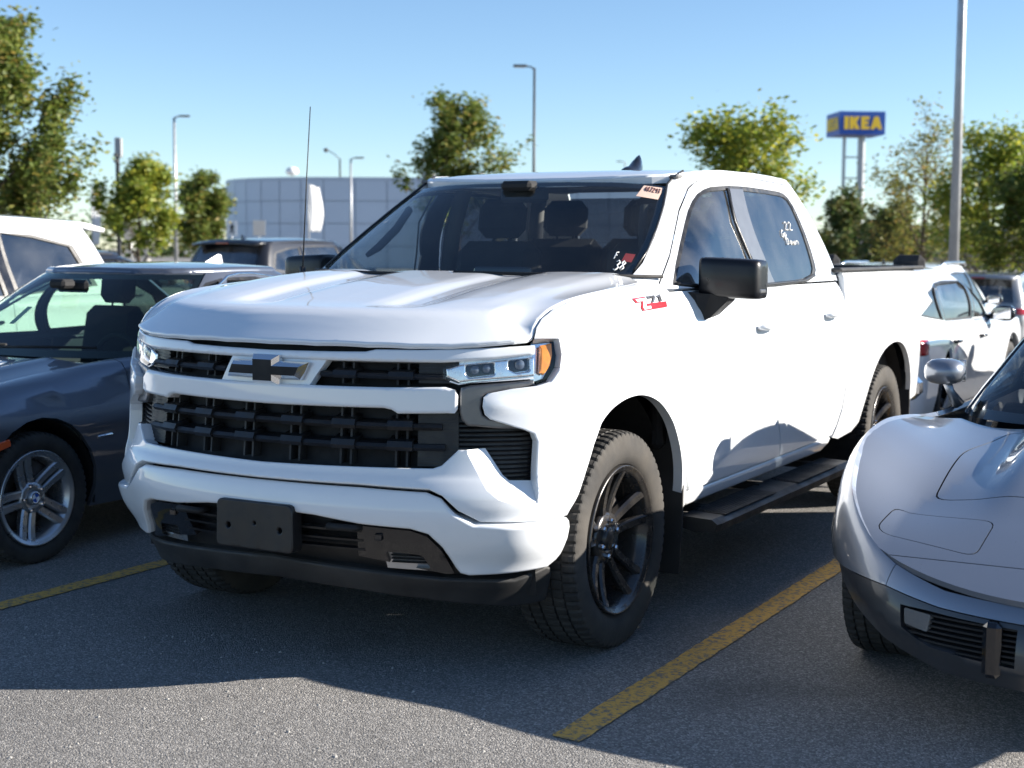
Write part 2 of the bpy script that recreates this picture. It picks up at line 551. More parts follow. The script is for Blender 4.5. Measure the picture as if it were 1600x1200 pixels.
# ---------------------------------------------------------------- vehicle surfaces (pure functions)
class Curve:
    """smooth monotone interpolation through a table"""
    def __init__(self, pts):
        self.x = [p[0] for p in pts]; self.y = [p[1] for p in pts]
        x, y = self.x, self.y; n = len(x)
        dl = [(y[i + 1] - y[i]) / (x[i + 1] - x[i]) for i in range(n - 1)]
        mm = [dl[0]] + [0.0 if dl[i - 1] * dl[i] <= 0 else 2 * dl[i - 1] * dl[i] / (dl[i - 1] + dl[i]) for i in range(1, n - 1)] + [dl[-1]]
        self.m = mm
    def __call__(self, t):
        x, y, mm = self.x, self.y, self.m
        if t <= x[0]: return y[0] + mm[0] * (t - x[0])
        if t >= x[-1]: return y[-1] + mm[-1] * (t - x[-1])
        lo, hi = 0, len(x) - 1
        while hi - lo > 1:
            k = (lo + hi) // 2
            if x[k] <= t: lo = k
            else: hi = k
        h = x[hi] - x[lo]; s = (t - x[lo]) / h
        return ((1 + 2 * s) * (1 - s) ** 2 * y[lo] + s * (1 - s) ** 2 * h * mm[lo] + s * s * (3 - 2 * s) * y[hi] + s * s * (s - 1) * h * mm[hi])
def sstep(a, b, t):
    t = max(0.0, min(1.0, (t - a) / (b - a))); return t * t * (3 - 2 * t)
def gauss(t, c, w): return math.exp(-((t - c) / w) ** 2)

class Plan:
    """half outline of a body seen from above: front centre -> side -> rear centre, by arc length"""
    def __init__(s, Xm, yf, Df, nf, yr, Dr, nr, taper=None):
        P = []; N = 160
        for i in range(N + 1):
            a = (PI / 2) * i / N
            x = Xm * math.sin(a) ** (2 / nf); y = yf + Df * (1 - max(0, math.cos(a)) ** (2 / nf)); P.append((x, y))
        M_ = 80
        for i in range(1, M_): P.append((Xm, yf + Df + (yr - Dr - yf - Df) * i / M_))
        for i in range(N + 1):
            a = (PI / 2) * i / N
            x = Xm * max(0, math.cos(a)) ** (2 / nr); y = yr - Dr * (1 - math.sin(a) ** (2 / nr)); P.append((x, y))
        if taper: P = [(x * taper(y), y) for x, y in P]
        # drop duplicates, resample evenly
        Q = [P[0]]
        for p in P[1:]:
            if math.hypot(p[0] - Q[-1][0], p[1] - Q[-1][1]) > 1e-5: Q.append(p)
        L = [0.0]
        for i in range(1, len(Q)): L.append(L[-1] + math.hypot(Q[i][0] - Q[i - 1][0], Q[i][1] - Q[i - 1][1]))
        s.len = L[-1]; n = 500; s.h = s.len / n; s.p = []; j = 0
        for i in range(n + 1):
            t = s.h * i
            while j < len(L) - 2 and L[j + 1] < t: j += 1
            k = (t - L[j]) / max(L[j + 1] - L[j], 1e-9)
            s.p.append((Q[j][0] + (Q[j + 1][0] - Q[j][0]) * k, Q[j][1] + (Q[j + 1][1] - Q[j][1]) * k))
        for _ in range(6):
            q = s.p[:]
            for i in range(1, n): q[i] = ((s.p[i - 1][0] + 2 * s.p[i][0] + s.p[i + 1][0]) / 4, (s.p[i - 1][1] + 2 * s.p[i][1] + s.p[i + 1][1]) / 4)
            s.p = q
        s.n = []
        for i in range(n + 1):
            a = s.p[max(0, i - 1)]; b = s.p[min(n, i + 1)]
            dx, dy = b[0] - a[0], b[1] - a[1]; l = math.hypot(dx, dy); s.n.append((dy / l, -dx / l))
        s.n[0] = (0.0, -1.0); s.n[n] = (0.0, 1.0)
        s.N = n
    def at(s, t):
        """x, y, nx, ny at arc length t; t<0 runs onto the other half"""
        sg = 1.0
        if t < 0: t = -t; sg = -1.0
        f = max(0.0, min(t / s.h, s.N - 1e-6)); i = int(f); k = f - i
        k2 = k
        # catmull-rom on the position
        def g(j):
            if j < 0: return (-s.p[-j][0], s.p[-j][1])
            if j > s.N: return (-s.p[2 * s.N - j][0], s.p[2 * s.N - j][1])
            return s.p[j]
        p0, p1, p2, p3 = g(i - 1), g(i), g(i + 1), g(i + 2)
        def cr(a, b, c, d_): return 0.5 * (2 * b + (c - a) * k + (2 * a - 5 * b + 4 * c - d_) * k * k + (3 * b - a - 3 * c + d_) * k ** 3)
        x = cr(p0[0], p1[0], p2[0], p3[0]); y = cr(p0[1], p1[1], p2[1], p3[1])
        n0, n1 = s.n[i], s.n[i + 1]
        nx = n0[0] + (n1[0] - n0[0]) * k; ny = n0[1] + (n1[1] - n0[1]) * k
        return sg * x, y, sg * nx, ny
    def s_at_y(s, y):
        """arc length where the side passes y"""
        lo, hi = 0.0, s.len
        for _ in range(50):
            mid = (lo + hi) / 2
            if s.at(mid)[1] < y: lo = mid
            else: hi = mid
        return lo
    def s_at_x(s, x):
        lo, hi = 0.0, s.len * .5
        for _ in range(50):
            mid = (lo + hi) / 2
            if s.at(mid)[0] < x: lo = mid
            else: hi = mid
        return lo

class House:
    """greenhouse of a vehicle: horizontal slices, t 0..1 windscreen curve, 1..2 side, 2..3 rear curve"""
    def __init__(s, X, yf, yr, Df, nf, Dr, nr):
        s.X, s.yf, s.yr, s.Df, s.nf, s.Dr, s.nr = X, yf, yr, Df, nf, Dr, nr
        s.tf = s._tab(nf, Df); s.tr = s._tab(nr, Dr)
    def _tab(s, n, D):
        pts = []
        for i in range(401):
            a = PI / 2 * i / 400
            pts.append((0.85 * math.sin(a) ** (2 / n), D * (1 - max(0, math.cos(a)) ** (2 / n)), a))
        L = [0.0]
        for i in range(1, 401): L.append(L[-1] + math.hypot(pts[i][0] - pts[i - 1][0], pts[i][1] - pts[i - 1][1]))
        # smooth table of (unit x, unit y) by arc length
        out = []; j = 0
        for i in range(101):
            t = L[-1] * i / 100
            while j < 399 and L[j + 1] < t: j += 1
            k = (t - L[j]) / max(1e-9, L[j + 1] - L[j])
            out.append(((pts[j][0] + (pts[j + 1][0] - pts[j][0]) * k) / .85, (pts[j][1] + (pts[j + 1][1] - pts[j][1]) * k) / D))
        return out
    @staticmethod
    def _get(tab, t):
        f = max(0.0, min(t * 100, 99.99999)); i = int(f); k = f - i
        def g(j):
            if j < 0: return (-tab[-j][0], tab[-j][1])
            if j > 100: return (1.0, 1 + (tab[100][1] - tab[99][1]) * (j - 100))
            return tab[j]
        o = []
        for c in (0, 1):
            a, b, e, f_ = g(i - 1)[c], g(i)[c], g(i + 1)[c], g(i + 2)[c]
            o.append(0.5 * (2 * b + (e - a) * k + (2 * a - 5 * b + 4 * e - f_) * k * k + (3 * b - a - 3 * e + f_) * k ** 3))
        return o
    def __call__(s, t, z):
        X = s.X(z); yf = s.yf(z); yr = s.yr(z)
        if t < 0:
            x, y, z = s(-t, z); return (-x, y, z)
        if t <= 1:
            a, b = s._get(s.tf, t); return (X * a, yf + s.Df * b, z)
        if t <= 2:
            y0 = yf + s.Df; y1 = yr - s.Dr
            return (X, y0 + (y1 - y0) * (t - 1), z)
        a, b = s._get(s.tr, 3 - t) if t <= 3 else s._get(s.tr, 0)
        return (X * a, yr - s.Dr * b, z)
    def t_at(s, y, z):
        lo, hi = 0.0, 3.0
        for _ in range(40):
            mid = (lo + hi) / 2
            if s(mid, z)[1] < y: lo = mid
            else: hi = mid
        return lo

# ---- the pickup: front axle at y = 0, nose towards -y
TP = Plan(1.0, -0.87, 0.58, 2.2, 4.72, 0.25, 3.2, taper=lambda y: 1.0 - 0.018 * sstep(3.9, 4.7, y))
T_OF = Curve([(.24, -.07), (.30, -.045), (.36, -.015), (.42, .0), (.47, .022), (.53, .045), (.60, .058), (.66, .056), (.705, .045), (.74, .03), (.80, .02), (.9, .012), (1.0, .006), (1.08, .0), (1.15, -.012), (1.22, -.04)])
T_OS = Curve([(.30, -.06), (.40, -.035), (.46, -.012), (.55, .006), (.70, .020), (.85, .028), (1.0, .030), (1.10, .024), (1.18, .012), (1.24, -.002), (1.29, -.022), (1.33, -.046), (1.37, -.08)])
def t_body(s, z):
    x, y, nx, ny = TP.at(s)
    w = sstep(0.85, 1.20, abs(s))
    o = T_OF(z) * (1 - w) + T_OS(z) * w
    b = sstep(.35, .75, z) * (1 - sstep(1.0, 1.25, z))
    o += w * b * 0.018 * (gauss(y, 0.05, .5) + gauss(y, 3.75, .5))
    o -= w * .012 * gauss(z, .72, .12) * sstep(.5, .9, y) * (1 - sstep(2.5, 2.9, y))
    return (x + nx * o, y + ny * o, z)
FT = Curve([(-.72, 1.198), (-.6, 1.248), (-.45, 1.293), (-.2, 1.337), (.1, 1.361), (.4, 1.376), (.8, 1.39)])   # fender crown height along y
def t_fender(s, v):
    """side surface with the fender crown rolling over towards the bonnet"""
    y = TP.at(s)[1]
    zt = FT(y); zr = zt - .13
    if v <= zr: return t_body(s, v)
    th = min(1.25, (v - zr) / .19) * PI / 2
    x, yy, nx, ny = TP.at(s)
    bx, by, bz = t_body(s, zr)
    k = .130 * (1 - math.cos(th))
    return (bx - nx * k, by - ny * k, zr + .13 * math.sin(th))
HZ = Curve([(-.90, 1.276), (-.66, 1.292), (-.4, 1.328), (-.1, 1.371), (.2, 1.402), (.55, 1.428)])
HE = Curve([(-.03, .120), (0, .100), (.05, .068), (.10, .036), (.14, .014), (.18, .003), (.23, 0), (.5, 0)])      # fall of the leading edge
HX = Curve([(0, 0), (.18, -.001), (.24, -.006), (.32, -.018), (.37, -.018), (.47, -.003), (.54, .0), (.64, -.001), (.72, -.008), (.92, -.034)])
EX = Curve([(-.62, .900), (-.547, .895), (-.517, .888), (-.474, .886), (-.397, .891), (-.256, .903), (0, .903), (.277, .893), (.389, .883), (.5, .875)])     # bonnet edge beside the wing
EZ = Curve([(-.62, 1.150), (-.547, 1.199), (-.517, 1.235), (-.474, 1.264), (-.397, 1.296), (-.256, 1.326), (0, 1.348), (.277, 1.365), (.389, 1.371), (.5, 1.373)])
def hood_front(ax): return -.866 + .58 * (1 - (1 - min(.97, ax) ** 2.2) ** (1 / 2.2))
def t_hood(x, y):
    ax = abs(x)
    e = y - hood_front(ax)
    f = sstep(.20, .40, e) * (1 - .75 * sstep(.15, .55, y))
    base = -.026 * (ax / .92) ** 2.6
    z = HZ(y) + base * (1 - f) + (HX(ax) + .008 * (ax / .92) ** 2 - .006) * f
    z -= HE(e) * (1 - .22 * sstep(.6, .95, ax))
    ex = EX(y)
    k = sstep(ex - .17, ex, ax) if y > -.62 else 0.0
    return (x, y, z + (EZ(y) + .004 - z) * k * sstep(-.62, -.50, y))
TG = House(Curve([(1.28, .975), (1.34, .957), (1.45, .928), (1.60, .880), (1.75, .825), (1.84, .785), (1.90, .750)]),
           Curve([(1.25, .11), (1.40, .335), (1.60, .655), (1.82, 1.02), (1.95, 1.25)]),
           Curve([(1.25, 3.03), (1.40, 2.97), (1.60, 2.86), (1.82, 2.69), (1.95, 2.56)]),
           .62, 2.75, .16, 3.0)
RZ = Curve([(.95, 1.802), (1.04, 1.824), (1.15, 1.847), (1.3, 1.868), (1.5, 1.883), (1.8, 1.895), (2.1, 1.899), (2.3, 1.897), (2.5, 1.886), (2.7, 1.866)])
def t_roof(x, y):
    return (x, y, RZ(y) - .016 * (abs(x) / .75) ** 3 - .010 * gauss(abs(x), .60, .06) * sstep(1.1, 1.4, y))
def t_bed(s, z):
    x, y, nx, ny = TP.at(s)
    o = T_OS(min(z, 1.22)) - .10 * max(0, z - 1.22) - .6 * max(0, z - 1.36) ** 2 * 20
    b = sstep(.35, .75, z) * (1 - sstep(1.0, 1.25, z))
    o += b * 0.018 * gauss(y, 3.75, .5)
    return (x + nx * o, y + ny * o, z)
# ---- end of pickup surfaces
# ---------------------------------------------------------------- ground
def asphalt_mat():
    m, nt, b = _new('asphalt')
    tc = nt.nodes.new('ShaderNodeTexCoord')
    def noise(sc, det=4, rough=.5):
        n = nt.nodes.new('ShaderNodeTexNoise'); n.inputs['Scale'].default_value = sc; n.inputs['Detail'].default_value = det; n.inputs['Roughness'].default_value = rough
        nt.links.new(tc.outputs['Object'], n.inputs['Vector']); return n
    vor = nt.nodes.new('ShaderNodeTexVoronoi'); vor.inputs['Scale'].default_value = 165.0; vor.inputs['Randomness'].default_value = 1.0
    nt.links.new(tc.outputs['Object'], vor.inputs['Vector'])
    sepc = nt.nodes.new('ShaderNodeSeparateColor'); nt.links.new(vor.outputs['Color'], sepc.inputs[0])
    rmp = nt.nodes.new('ShaderNodeValToRGB')
    cr = rmp.color_ramp
    cr.elements[0].position = 0.0; cr.elements[0].color = (.118, .114, .109, 1)
    cr.elements[1].position = 1.0; cr.elements[1].color = (.41, .393, .368, 1)
    e = cr.elements.new(.45); e.color = (.186, .179, .170, 1)
    e = cr.elements.new(.78); e.color = (.258, .248, .235, 1)
    nt.links.new(sepc.outputs[0], rmp.inputs[0])
    big = noise(.55, 6, .6)
    mr = nt.nodes.new('ShaderNodeMapRange'); mr.inputs[1].default_value = .3; mr.inputs[2].default_value = .7; mr.inputs[3].default_value = .78; mr.inputs[4].default_value = 1.12
    nt.links.new(big.outputs[0], mr.inputs[0])
    mul = nt.nodes.new('ShaderNodeMix'); mul.data_type = 'RGBA'; mul.blend_type = 'MULTIPLY'; mul.inputs[0].default_value = 1
    nt.links.new(rmp.outputs[0], mul.inputs[6])
    cmb = nt.nodes.new('ShaderNodeCombineColor')
    for i in range(3): nt.links.new(mr.outputs[0], cmb.inputs[i])
    nt.links.new(cmb.outputs[0], mul.inputs[7])
    # oil and damp stains
    st = noise(.9, 3, .5)
    ms = nt.nodes.new('ShaderNodeMapRange'); ms.inputs[1].default_value = .62; ms.inputs[2].default_value = .75; ms.inputs[3].default_value = 0; ms.inputs[4].default_value = .45
    nt.links.new(st.outputs[0], ms.inputs[0])
    mx = nt.nodes.new('ShaderNodeMix'); mx.data_type = 'RGBA'; nt.links.new(ms.outputs[0], mx.inputs[0]); nt.links.new(mul.outputs[2], mx.inputs[6]); mx.inputs[7].default_value = (.05, .048, .046, 1)
    nt.links.new(mx.outputs[2], b.inputs['Base Color'])
    b.inputs['Roughness'].default_value = .88
    fine = noise(260, 3)
    ad = nt.nodes.new('ShaderNodeMath'); ad.operation = 'MULTIPLY_ADD'; nt.links.new(vor.outputs['Distance'], ad.inputs[0]); ad.inputs[1].default_value = -1.0; nt.links.new(fine.outputs[0], ad.inputs[2])
    bp = nt.nodes.new('ShaderNodeBump'); bp.inputs['Strength'].default_value = .75; bp.inputs['Distance'].default_value = .006
    nt.links.new(ad.outputs[0], bp.inputs['Height']); nt.links.new(bp.outputs[0], b.inputs['Normal'])
asphalt_mat()
def line_mat():
    m, nt, b = _new('line_paint')
    tc = nt.nodes.new('ShaderNodeTexCoord')
    n = nt.nodes.new('ShaderNodeTexNoise'); n.inputs['Scale'].default_value = 38; n.inputs['Detail'].default_value = 9; n.inputs['Roughness'].default_value = .72
    nt.links.new(tc.outputs['Object'], n.inputs['Vector'])
    rmp = nt.nodes.new('ShaderNodeValToRGB'); rmp.color_ramp.elements[0].position = .42; rmp.color_ramp.elements[0].color = (.17, .15, .12, 1)
    rmp.color_ramp.elements[1].position = .50; rmp.color_ramp.elements[1].color = (.60, .335, .065, 1)
    e = rmp.color_ramp.elements.new(.8); e.color = (.68, .40, .09, 1)
    nt.links.new(n.outputs[0], rmp.inputs[0]); nt.links.new(rmp.outputs[0], b.inputs['Base Color'])
    b.inputs['Roughness'].default_value = .8
    v = nt.nodes.new('ShaderNodeTexVoronoi'); v.inputs['Scale'].default_value = 95; nt.links.new(tc.outputs['Object'], v.inputs['Vector'])
    bp = nt.nodes.new('ShaderNodeBump'); bp.inputs['Strength'].default_value = .5; bp.inputs['Distance'].default_value = .004
    nt.links.new(v.outputs['Distance'], bp.inputs['Height']); nt.links.new(bp.outputs[0], b.inputs['Normal'])
line_mat()
def structure(name, b, material):
    o = b.build(name, material, None, fix=False); o['kind'] = 'structure'; return o
b = MB(); b.add([(-900, -300, 0), (900, -300, 0), (900, 1500, 0), (-900, 1500, 0)], [(0, 1, 2, 3)]); structure('ground', b, 'asphalt')
rl_ = random.Random(4)
def stripe(x, y0, y1, w=.105):
    """a worn painted stripe with uneven edges"""
    n = int((y1 - y0) / .03); vs_ = []
    for i in range(n + 1):
        y_ = y0 + (y1 - y0) * i / n
        vs_ += [(x - w / 2 + rl_.gauss(0, .0022), y_ + (rl_.gauss(0, .006) if i in (0, n) else 0), .004), (x + w / 2 + rl_.gauss(0, .0022), y_ + (rl_.gauss(0, .006) if i in (0, n) else 0), .004)]
    b = MB(); b.add(vs_, [(2 * i, 2 * i + 1, 2 * i + 3, 2 * i + 2) for i in range(n)])
    return structure('parking_line', b, 'line_paint')
for x_ in (-7.07, -4.30, -1.52, 1.295, 4.06): stripe(x_, -1.06, 4.9)
# ---------------------------------------------------------------- wheels
def tyre_mesh(R_, w, rim, blocks=68, grooves=True, seg=None):
    """tyre around the x axis, outer face at +x; tread blocks and rounded shoulders are real relief"""
    seg = seg or blocks * 4
    prof = []                                         # (x, radius, zone) zone 0 sidewall, 1 shoulder blocks, 2 tread
    h = w / 2; sh = R_ - rim
    side = [(-h * .70, rim), (-h * .86, rim + sh * .06), (-h * .97, rim + sh * .30), (-h * 1.0, rim + sh * .52), (-h * .975, rim + sh * .74)]
    for x, q in side: prof.append((x, q, 0))
    tread = [(-.93, .905, 1), (-.90, .935, 1), (-.86, .962, 1), (-.78, .985, 1), (-.66, .994, 1), (-.60, .996, 1), (-.585, .958, 3), (-.545, .958, 3), (-.53, .997, 2), (-.25, 1.0, 2), (-.235, .96, 3), (-.195, .96, 3), (-.18, 1.0, 2)]
    tread = tread + [(-a, b, c) for a, b, c in tread[::-1]]
    for a, b, c in tread: prof.append((a * h, rim + sh * b if b < .95 else R_ * (1 - (1 - b) * sh / R_ * 1.6), c))
    for x, q in side[::-1]: prof.append((-x, q, 0))
    vs = []; fs = []; mi = []
    k = len(prof)
    for i in range(seg):
        for j, (x, q, zc) in enumerate(prof):
            g = 0.0; ph = (i * blocks / seg) % 1.0
            if grooves:
                if zc == 1: g = 0.0085 if ph < .24 else 0.0
                elif zc == 2: g = 0.006 if ((ph + (.35 if x > 0 else .1) + abs(x) * 1.2) % 1.0) < .2 else 0.0
            a = 2 * PI * i / seg
            vs.append((x, (q - g) * math.cos(a), (q - g) * math.sin(a)))
    for i in range(seg):
        i2 = (i + 1) % seg
        for j in range(k - 1):
            fs.append((i * k + j, i2 * k + j, i2 * k + j + 1, i * k + j + 1))
            mi.append(1 if (prof[j][2] == 0 and prof[j + 1][2] == 0) or prof[j][2] == 1 and prof[j + 1][2] == 0 or prof[j][2] == 0 else 0)
    me = bpy.data.meshes.new('tyre')
    me.from_pydata(vs, [], fs)
    me.polygons.foreach_set('material_index', mi)
    me.polygons.foreach_set('use_smooth', [m_ == 1 for m_ in mi])
    me.update()
    return me

def rim_mesh(rr, w, dish, spokes=5, twin=.17, hub=.078, sw=.022, style='split'):
    """alloy wheel about the x axis: barrel, lip, twin spokes and hub"""
    b = MB()
    h = w / 2
    b.lathe([(-h * .95, rr), (-h * .9, rr - .02), (-h * .3, rr - .045), (h * .55, rr - .035), (h * .80, rr - .022), (h * .88, rr - .012), (h * .92, rr), (h * .96, rr + .004), (h * .90, rr + .008), (-h * .9, rr + .006)], n=72, closed=True)
    xo = h * .86; xi = xo - dish
    for i in range(spokes):
        a0 = 2 * PI * i / spokes + PI / 2
        for sg in (-1, 1):
            rows = []
            for t in (0.0, .25, .5, .75, 1.0):
                q = hub * .72 + (rr - .016 - hub * .72) * t
                off = sg * (sw * .80 + (twin * rr * .62 - sw * .8) * t ** 1.25)
                x = xi + (xo - xi) * t ** 1.7
                wd = sw * (1.0 + .18 * t)
                er = Vector((0, math.cos(a0), math.sin(a0))); et = Vector((0, -math.sin(a0), math.cos(a0)))
                c = er * q + et * off
                dp = .042 - .014 * t
                sec = [(x - dp, -wd * .55), (x - .010, -wd * .62), (x, -wd * .40), (x, wd * .40), (x - .010, wd * .62), (x - dp, wd * .55)]
                rows.append([(sx_, c.y + et.y * o_, c.z + et.z * o_) for sx_, o_ in sec])
            vs = [p_ for rw in rows for p_ in rw]; fs = []
            for j in range(4):
                for q_ in range(6):
                    q2 = (q_ + 1) % 6
                    fs.append((j * 6 + q_, j * 6 + q2, (j + 1) * 6 + q2, (j + 1) * 6 + q_))
            b.add(vs, fs)
    b.lathe([(xi - .05, hub * .9), (xi - .012, hub), (xi + .002, hub * .93), (xi + .004, hub * .5), (xi - .004, hub * .42)], n=36)
    b.lathe([(xi - .03, hub * .44), (xi + .012, hub * .43), (xi + .018, hub * .36), (xi + .020, 0.0005)], n=30)
    return b

def make_wheel_meshes(R_, w, rr, dish, mats, lugs=6, lug_r=.070, spokes=5, twin=.17, hub=.09, sw=.030, blocks=68, badge=False):
    d_ = {}
    me = tyre_mesh(R_, w, rr + .006, blocks)
    me.materials.append(M['rubber']); me.materials.append(M[mats[1]]); d_['tyre'] = me
    b = rim_mesh(rr, w, dish, spokes, twin, hub, sw)
    me = b.mesh('rim'); me.materials.append(M[mats[0]]); d_['rim'] = me
    xi = w / 2 * .86 - dish
    n = MB(); n.lathe([(0, .0005), (0, .011), (.014, .0105), (.020, .007), (.021, .0005)], n=8, smooth=False)
    me = n.mesh('lug_nut'); me.materials.append(M['chrome']); d_['lug'] = me
    d_['lugpos'] = [(xi + .001, lug_r * math.cos(2 * PI * i / lugs + .3), lug_r * math.sin(2 * PI * i / lugs + .3)) for i in range(lugs)]
    k = MB(); k.lathe([(-.02, .06), (-.02, rr * .74), (.004, rr * .74), (.004, .06)], n=40, closed=True, c=(xi - .075, 0, 0))
    k.box((xi - .07, rr * .50, rr * .38), (.07, .10, .16), Matrix.Rotation(R(40), 3, 'X'), bev=.02)
    me = k.mesh('brake'); me.materials.append(M['brake_metal']); d_['brake'] = me
    if badge:
        q = MB(); c = []; rb = hub * .38
        for i in range(4):
            a = [i * PI / 2 + PI / 2 * j / 8 for j in range(9)]
            q.add([(xi + .0215, 0, 0)] + [(xi + .0215, rb * .72 * math.cos(t), rb * .72 * math.sin(t)) for t in a], [(0, j, j + 1) for j in range(1, 9)], mi=i % 2)
        ring = MB(); q.lathe([(xi + .0205, rb * .72), (xi + .0222, rb * .74), (xi + .0222, rb * .98), (xi + .019, rb)], n=32, mi=2)
        me = q.mesh('wheel_badge'); [me.materials.append(M[x]) for x in ('badge_blue', 'badge_white', 'chrome')]; d_['badge'] = me
    return d_
def put_wheel(parent, d_, x, y, z, side, rot=0.0, lugs=True):
    """wheel part with tyre, rim and nuts below it (side = +1: outer face towards +x)"""
    wo = link('wheel', d_['rim'], None, parent)
    wo.location = (x, y, z); wo.rotation_euler = (rot, 0, 0) if side > 0 else (rot, 0, PI)
    for nm, k in (('tyre', 'tyre'), ('brake_disc', 'brake')): link(nm, d_[k], None, wo)
    if 'badge' in d_: link('centre_badge', d_['badge'], None, wo)
    if lugs:
        for p_ in d_['lugpos']:
            o = link('lug_nut', d_['lug'], None, wo); o.location = p_
    return wo
# ================================================================ the white pickup
def sym(half):
    """outline across the centre line from its right half (first and last point on the centre)"""
    return half + [(-a, b) for a, b in half[1:-1][::-1]]
def B_off(o, fn=t_body):
    def f(s, z):
        x, y, zz = fn(s, z); q = TP.at(s); return (x + q[2] * o, y + q[3] * o, zz)
    return f
def band(b, s0, s1, prof, fn=t_body, n=None, smooth=False, mi=0):
    """a bar swept along the front: prof = [(offset, z)...] closed section"""
    n = n or max(2, int(abs(s1 - s0) / .04)); k = len(prof); vs = []; fs = []
    for i in range(n + 1):
        s = s0 + (s1 - s0) * i / n
        q = TP.at(s)
        for o, z in prof:
            x, y, zz = fn(s, z); vs.append((x + q[2] * o, y + q[3] * o, zz))
    for i in range(n):
        for j in range(k):
            j2 = (j + 1) % k
            fs.append((i * k + j, i * k + j2, (i + 1) * k + j2, (i + 1) * k + j))
    fs.append(tuple(range(k))[::-1]); fs.append(tuple(n * k + j for j in range(k)))
    b.add(vs, fs, smooth, mi)

truck = thing('pickup_truck', 'white crew cab pickup truck with black grille in the centre of the car park', 'pickup truck')
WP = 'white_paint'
# --- bonnet
hx_ = [0, .2, .4, .55, .68, .76, .82, .86]
hood_half = [(x_, hood_front(x_) + .001) for x_ in hx_] + [(.885, -.572), (.893, -.548)] + [(EX(y_) - .002, y_) for y_ in (-.517, -.474, -.43, -.397, -.32, -.256, -.1, 0, .15, .277, .389)] + [(.845, .445), (.78, .50), (.62, .43), (.45, .40), (.2, .375), (0, .37)]
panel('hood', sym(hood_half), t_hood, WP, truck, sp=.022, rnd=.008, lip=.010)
# --- front wings, doors, bed sides
fender = [(0.999, 1.197), (1.020, 1.246), (1.060, 1.288), (1.150, 1.339), (1.317, 1.368), (1.573, 1.39), (1.851, 1.415), (1.963, 1.43), (2.061, 1.425), (2.061, 1.2), (2.051, 0.95), (2.068, 0.75), (2.143, 0.58), (2.205, 0.47),
          (2.205, 0.437), (2.143, 0.437), (2.128, 0.52), (2.078, 0.665), (1.965, 0.808), (1.888, 0.866), (1.803, 0.915), (1.703, 0.948), (1.596, 0.965), (1.483, 0.961), (1.380, 0.939), (1.313, 0.910), (1.279, 0.885), (1.274, 0.973), (1.209, 1.015), (1.151, 1.052), (1.083, 1.101), (1.094, 1.144), (1.088, 1.196)]
arch_ = fender[15:27]
fender = fender[:15] + smooth_poly(arch_, .25, 2, closed=False) + fender[27:]
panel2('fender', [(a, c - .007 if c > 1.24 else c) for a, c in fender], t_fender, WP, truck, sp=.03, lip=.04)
fdoor = [(2.067, 1.336), (3.218, 1.336), (3.229, 1.24), (3.231, .95), (3.273, .78), (3.343, .62), (3.368, .512), (2.215, .507), (2.153, .58), (2.074, .755), (2.057, .95), (2.067, 1.20)]
rdoor = [(3.224, 1.336), (4.413, 1.336), (4.405, 1.25), (4.388, 1.10), (4.391, .80), (4.353, .655), (4.288, .57), (4.228, .520), (3.374, .512), (3.349, .622), (3.279, .782), (3.237, .95), (3.235, 1.24)]
def inset(poly, k):
    cx_ = sum(p_[0] for p_ in poly) / len(poly); cz_ = sum(p_[1] for p_ in poly) / len(poly)
    return [(p_[0] - math.copysign(k, p_[0] - cx_), p_[1] - math.copysign(k * .5, p_[1] - cz_)) for p_ in poly]
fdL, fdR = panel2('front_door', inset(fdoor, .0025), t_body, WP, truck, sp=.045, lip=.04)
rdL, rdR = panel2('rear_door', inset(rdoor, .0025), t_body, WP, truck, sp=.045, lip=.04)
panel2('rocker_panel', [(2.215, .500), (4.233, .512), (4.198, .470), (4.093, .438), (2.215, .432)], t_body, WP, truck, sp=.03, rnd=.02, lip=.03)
c_r = 1.574 + 3.745
bed = [(4.421, 1.395), (4.643, 1.400), (6.143, 1.404), (6.205, 1.400), (6.208, 1.36), (6.248, .92), (6.308, .92), (6.308, .72), (6.283, .60), (c_r + .60, .565), (c_r + .565, .60), (c_r + .53, .70), (c_r + .45, .80), (c_r + .34, .885), (c_r + .22, .94), (c_r + .08, .966), (c_r - .06, .966), (c_r - .20, .94), (c_r - .33, .885), (c_r - .44, .79), (c_r - .53, .66), (c_r - .60, .54), (4.603, .50), (4.363, .485), (4.243, .505), (4.303, .565), (4.368, .655), (4.402, .80), (4.399, 1.10), (4.417, 1.25)]
i0 = min(i for i, q in enumerate(bed) if abs(q[0] - (c_r + .60)) < 1e-6); i1 = max(i for i, q in enumerate(bed) if abs(q[0] - (c_r - .60)) < 1e-6)
bed = bed[:i0] + smooth_poly(bed[i0:i1 + 1], .25, 2, closed=False) + bed[i1 + 1:]
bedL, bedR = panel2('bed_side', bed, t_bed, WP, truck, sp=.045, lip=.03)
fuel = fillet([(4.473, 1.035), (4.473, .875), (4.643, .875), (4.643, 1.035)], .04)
panel('fuel_door', fuel, t_bed, WP, truck, sp=.04, off=.004, rnd=.006, lip=.006)
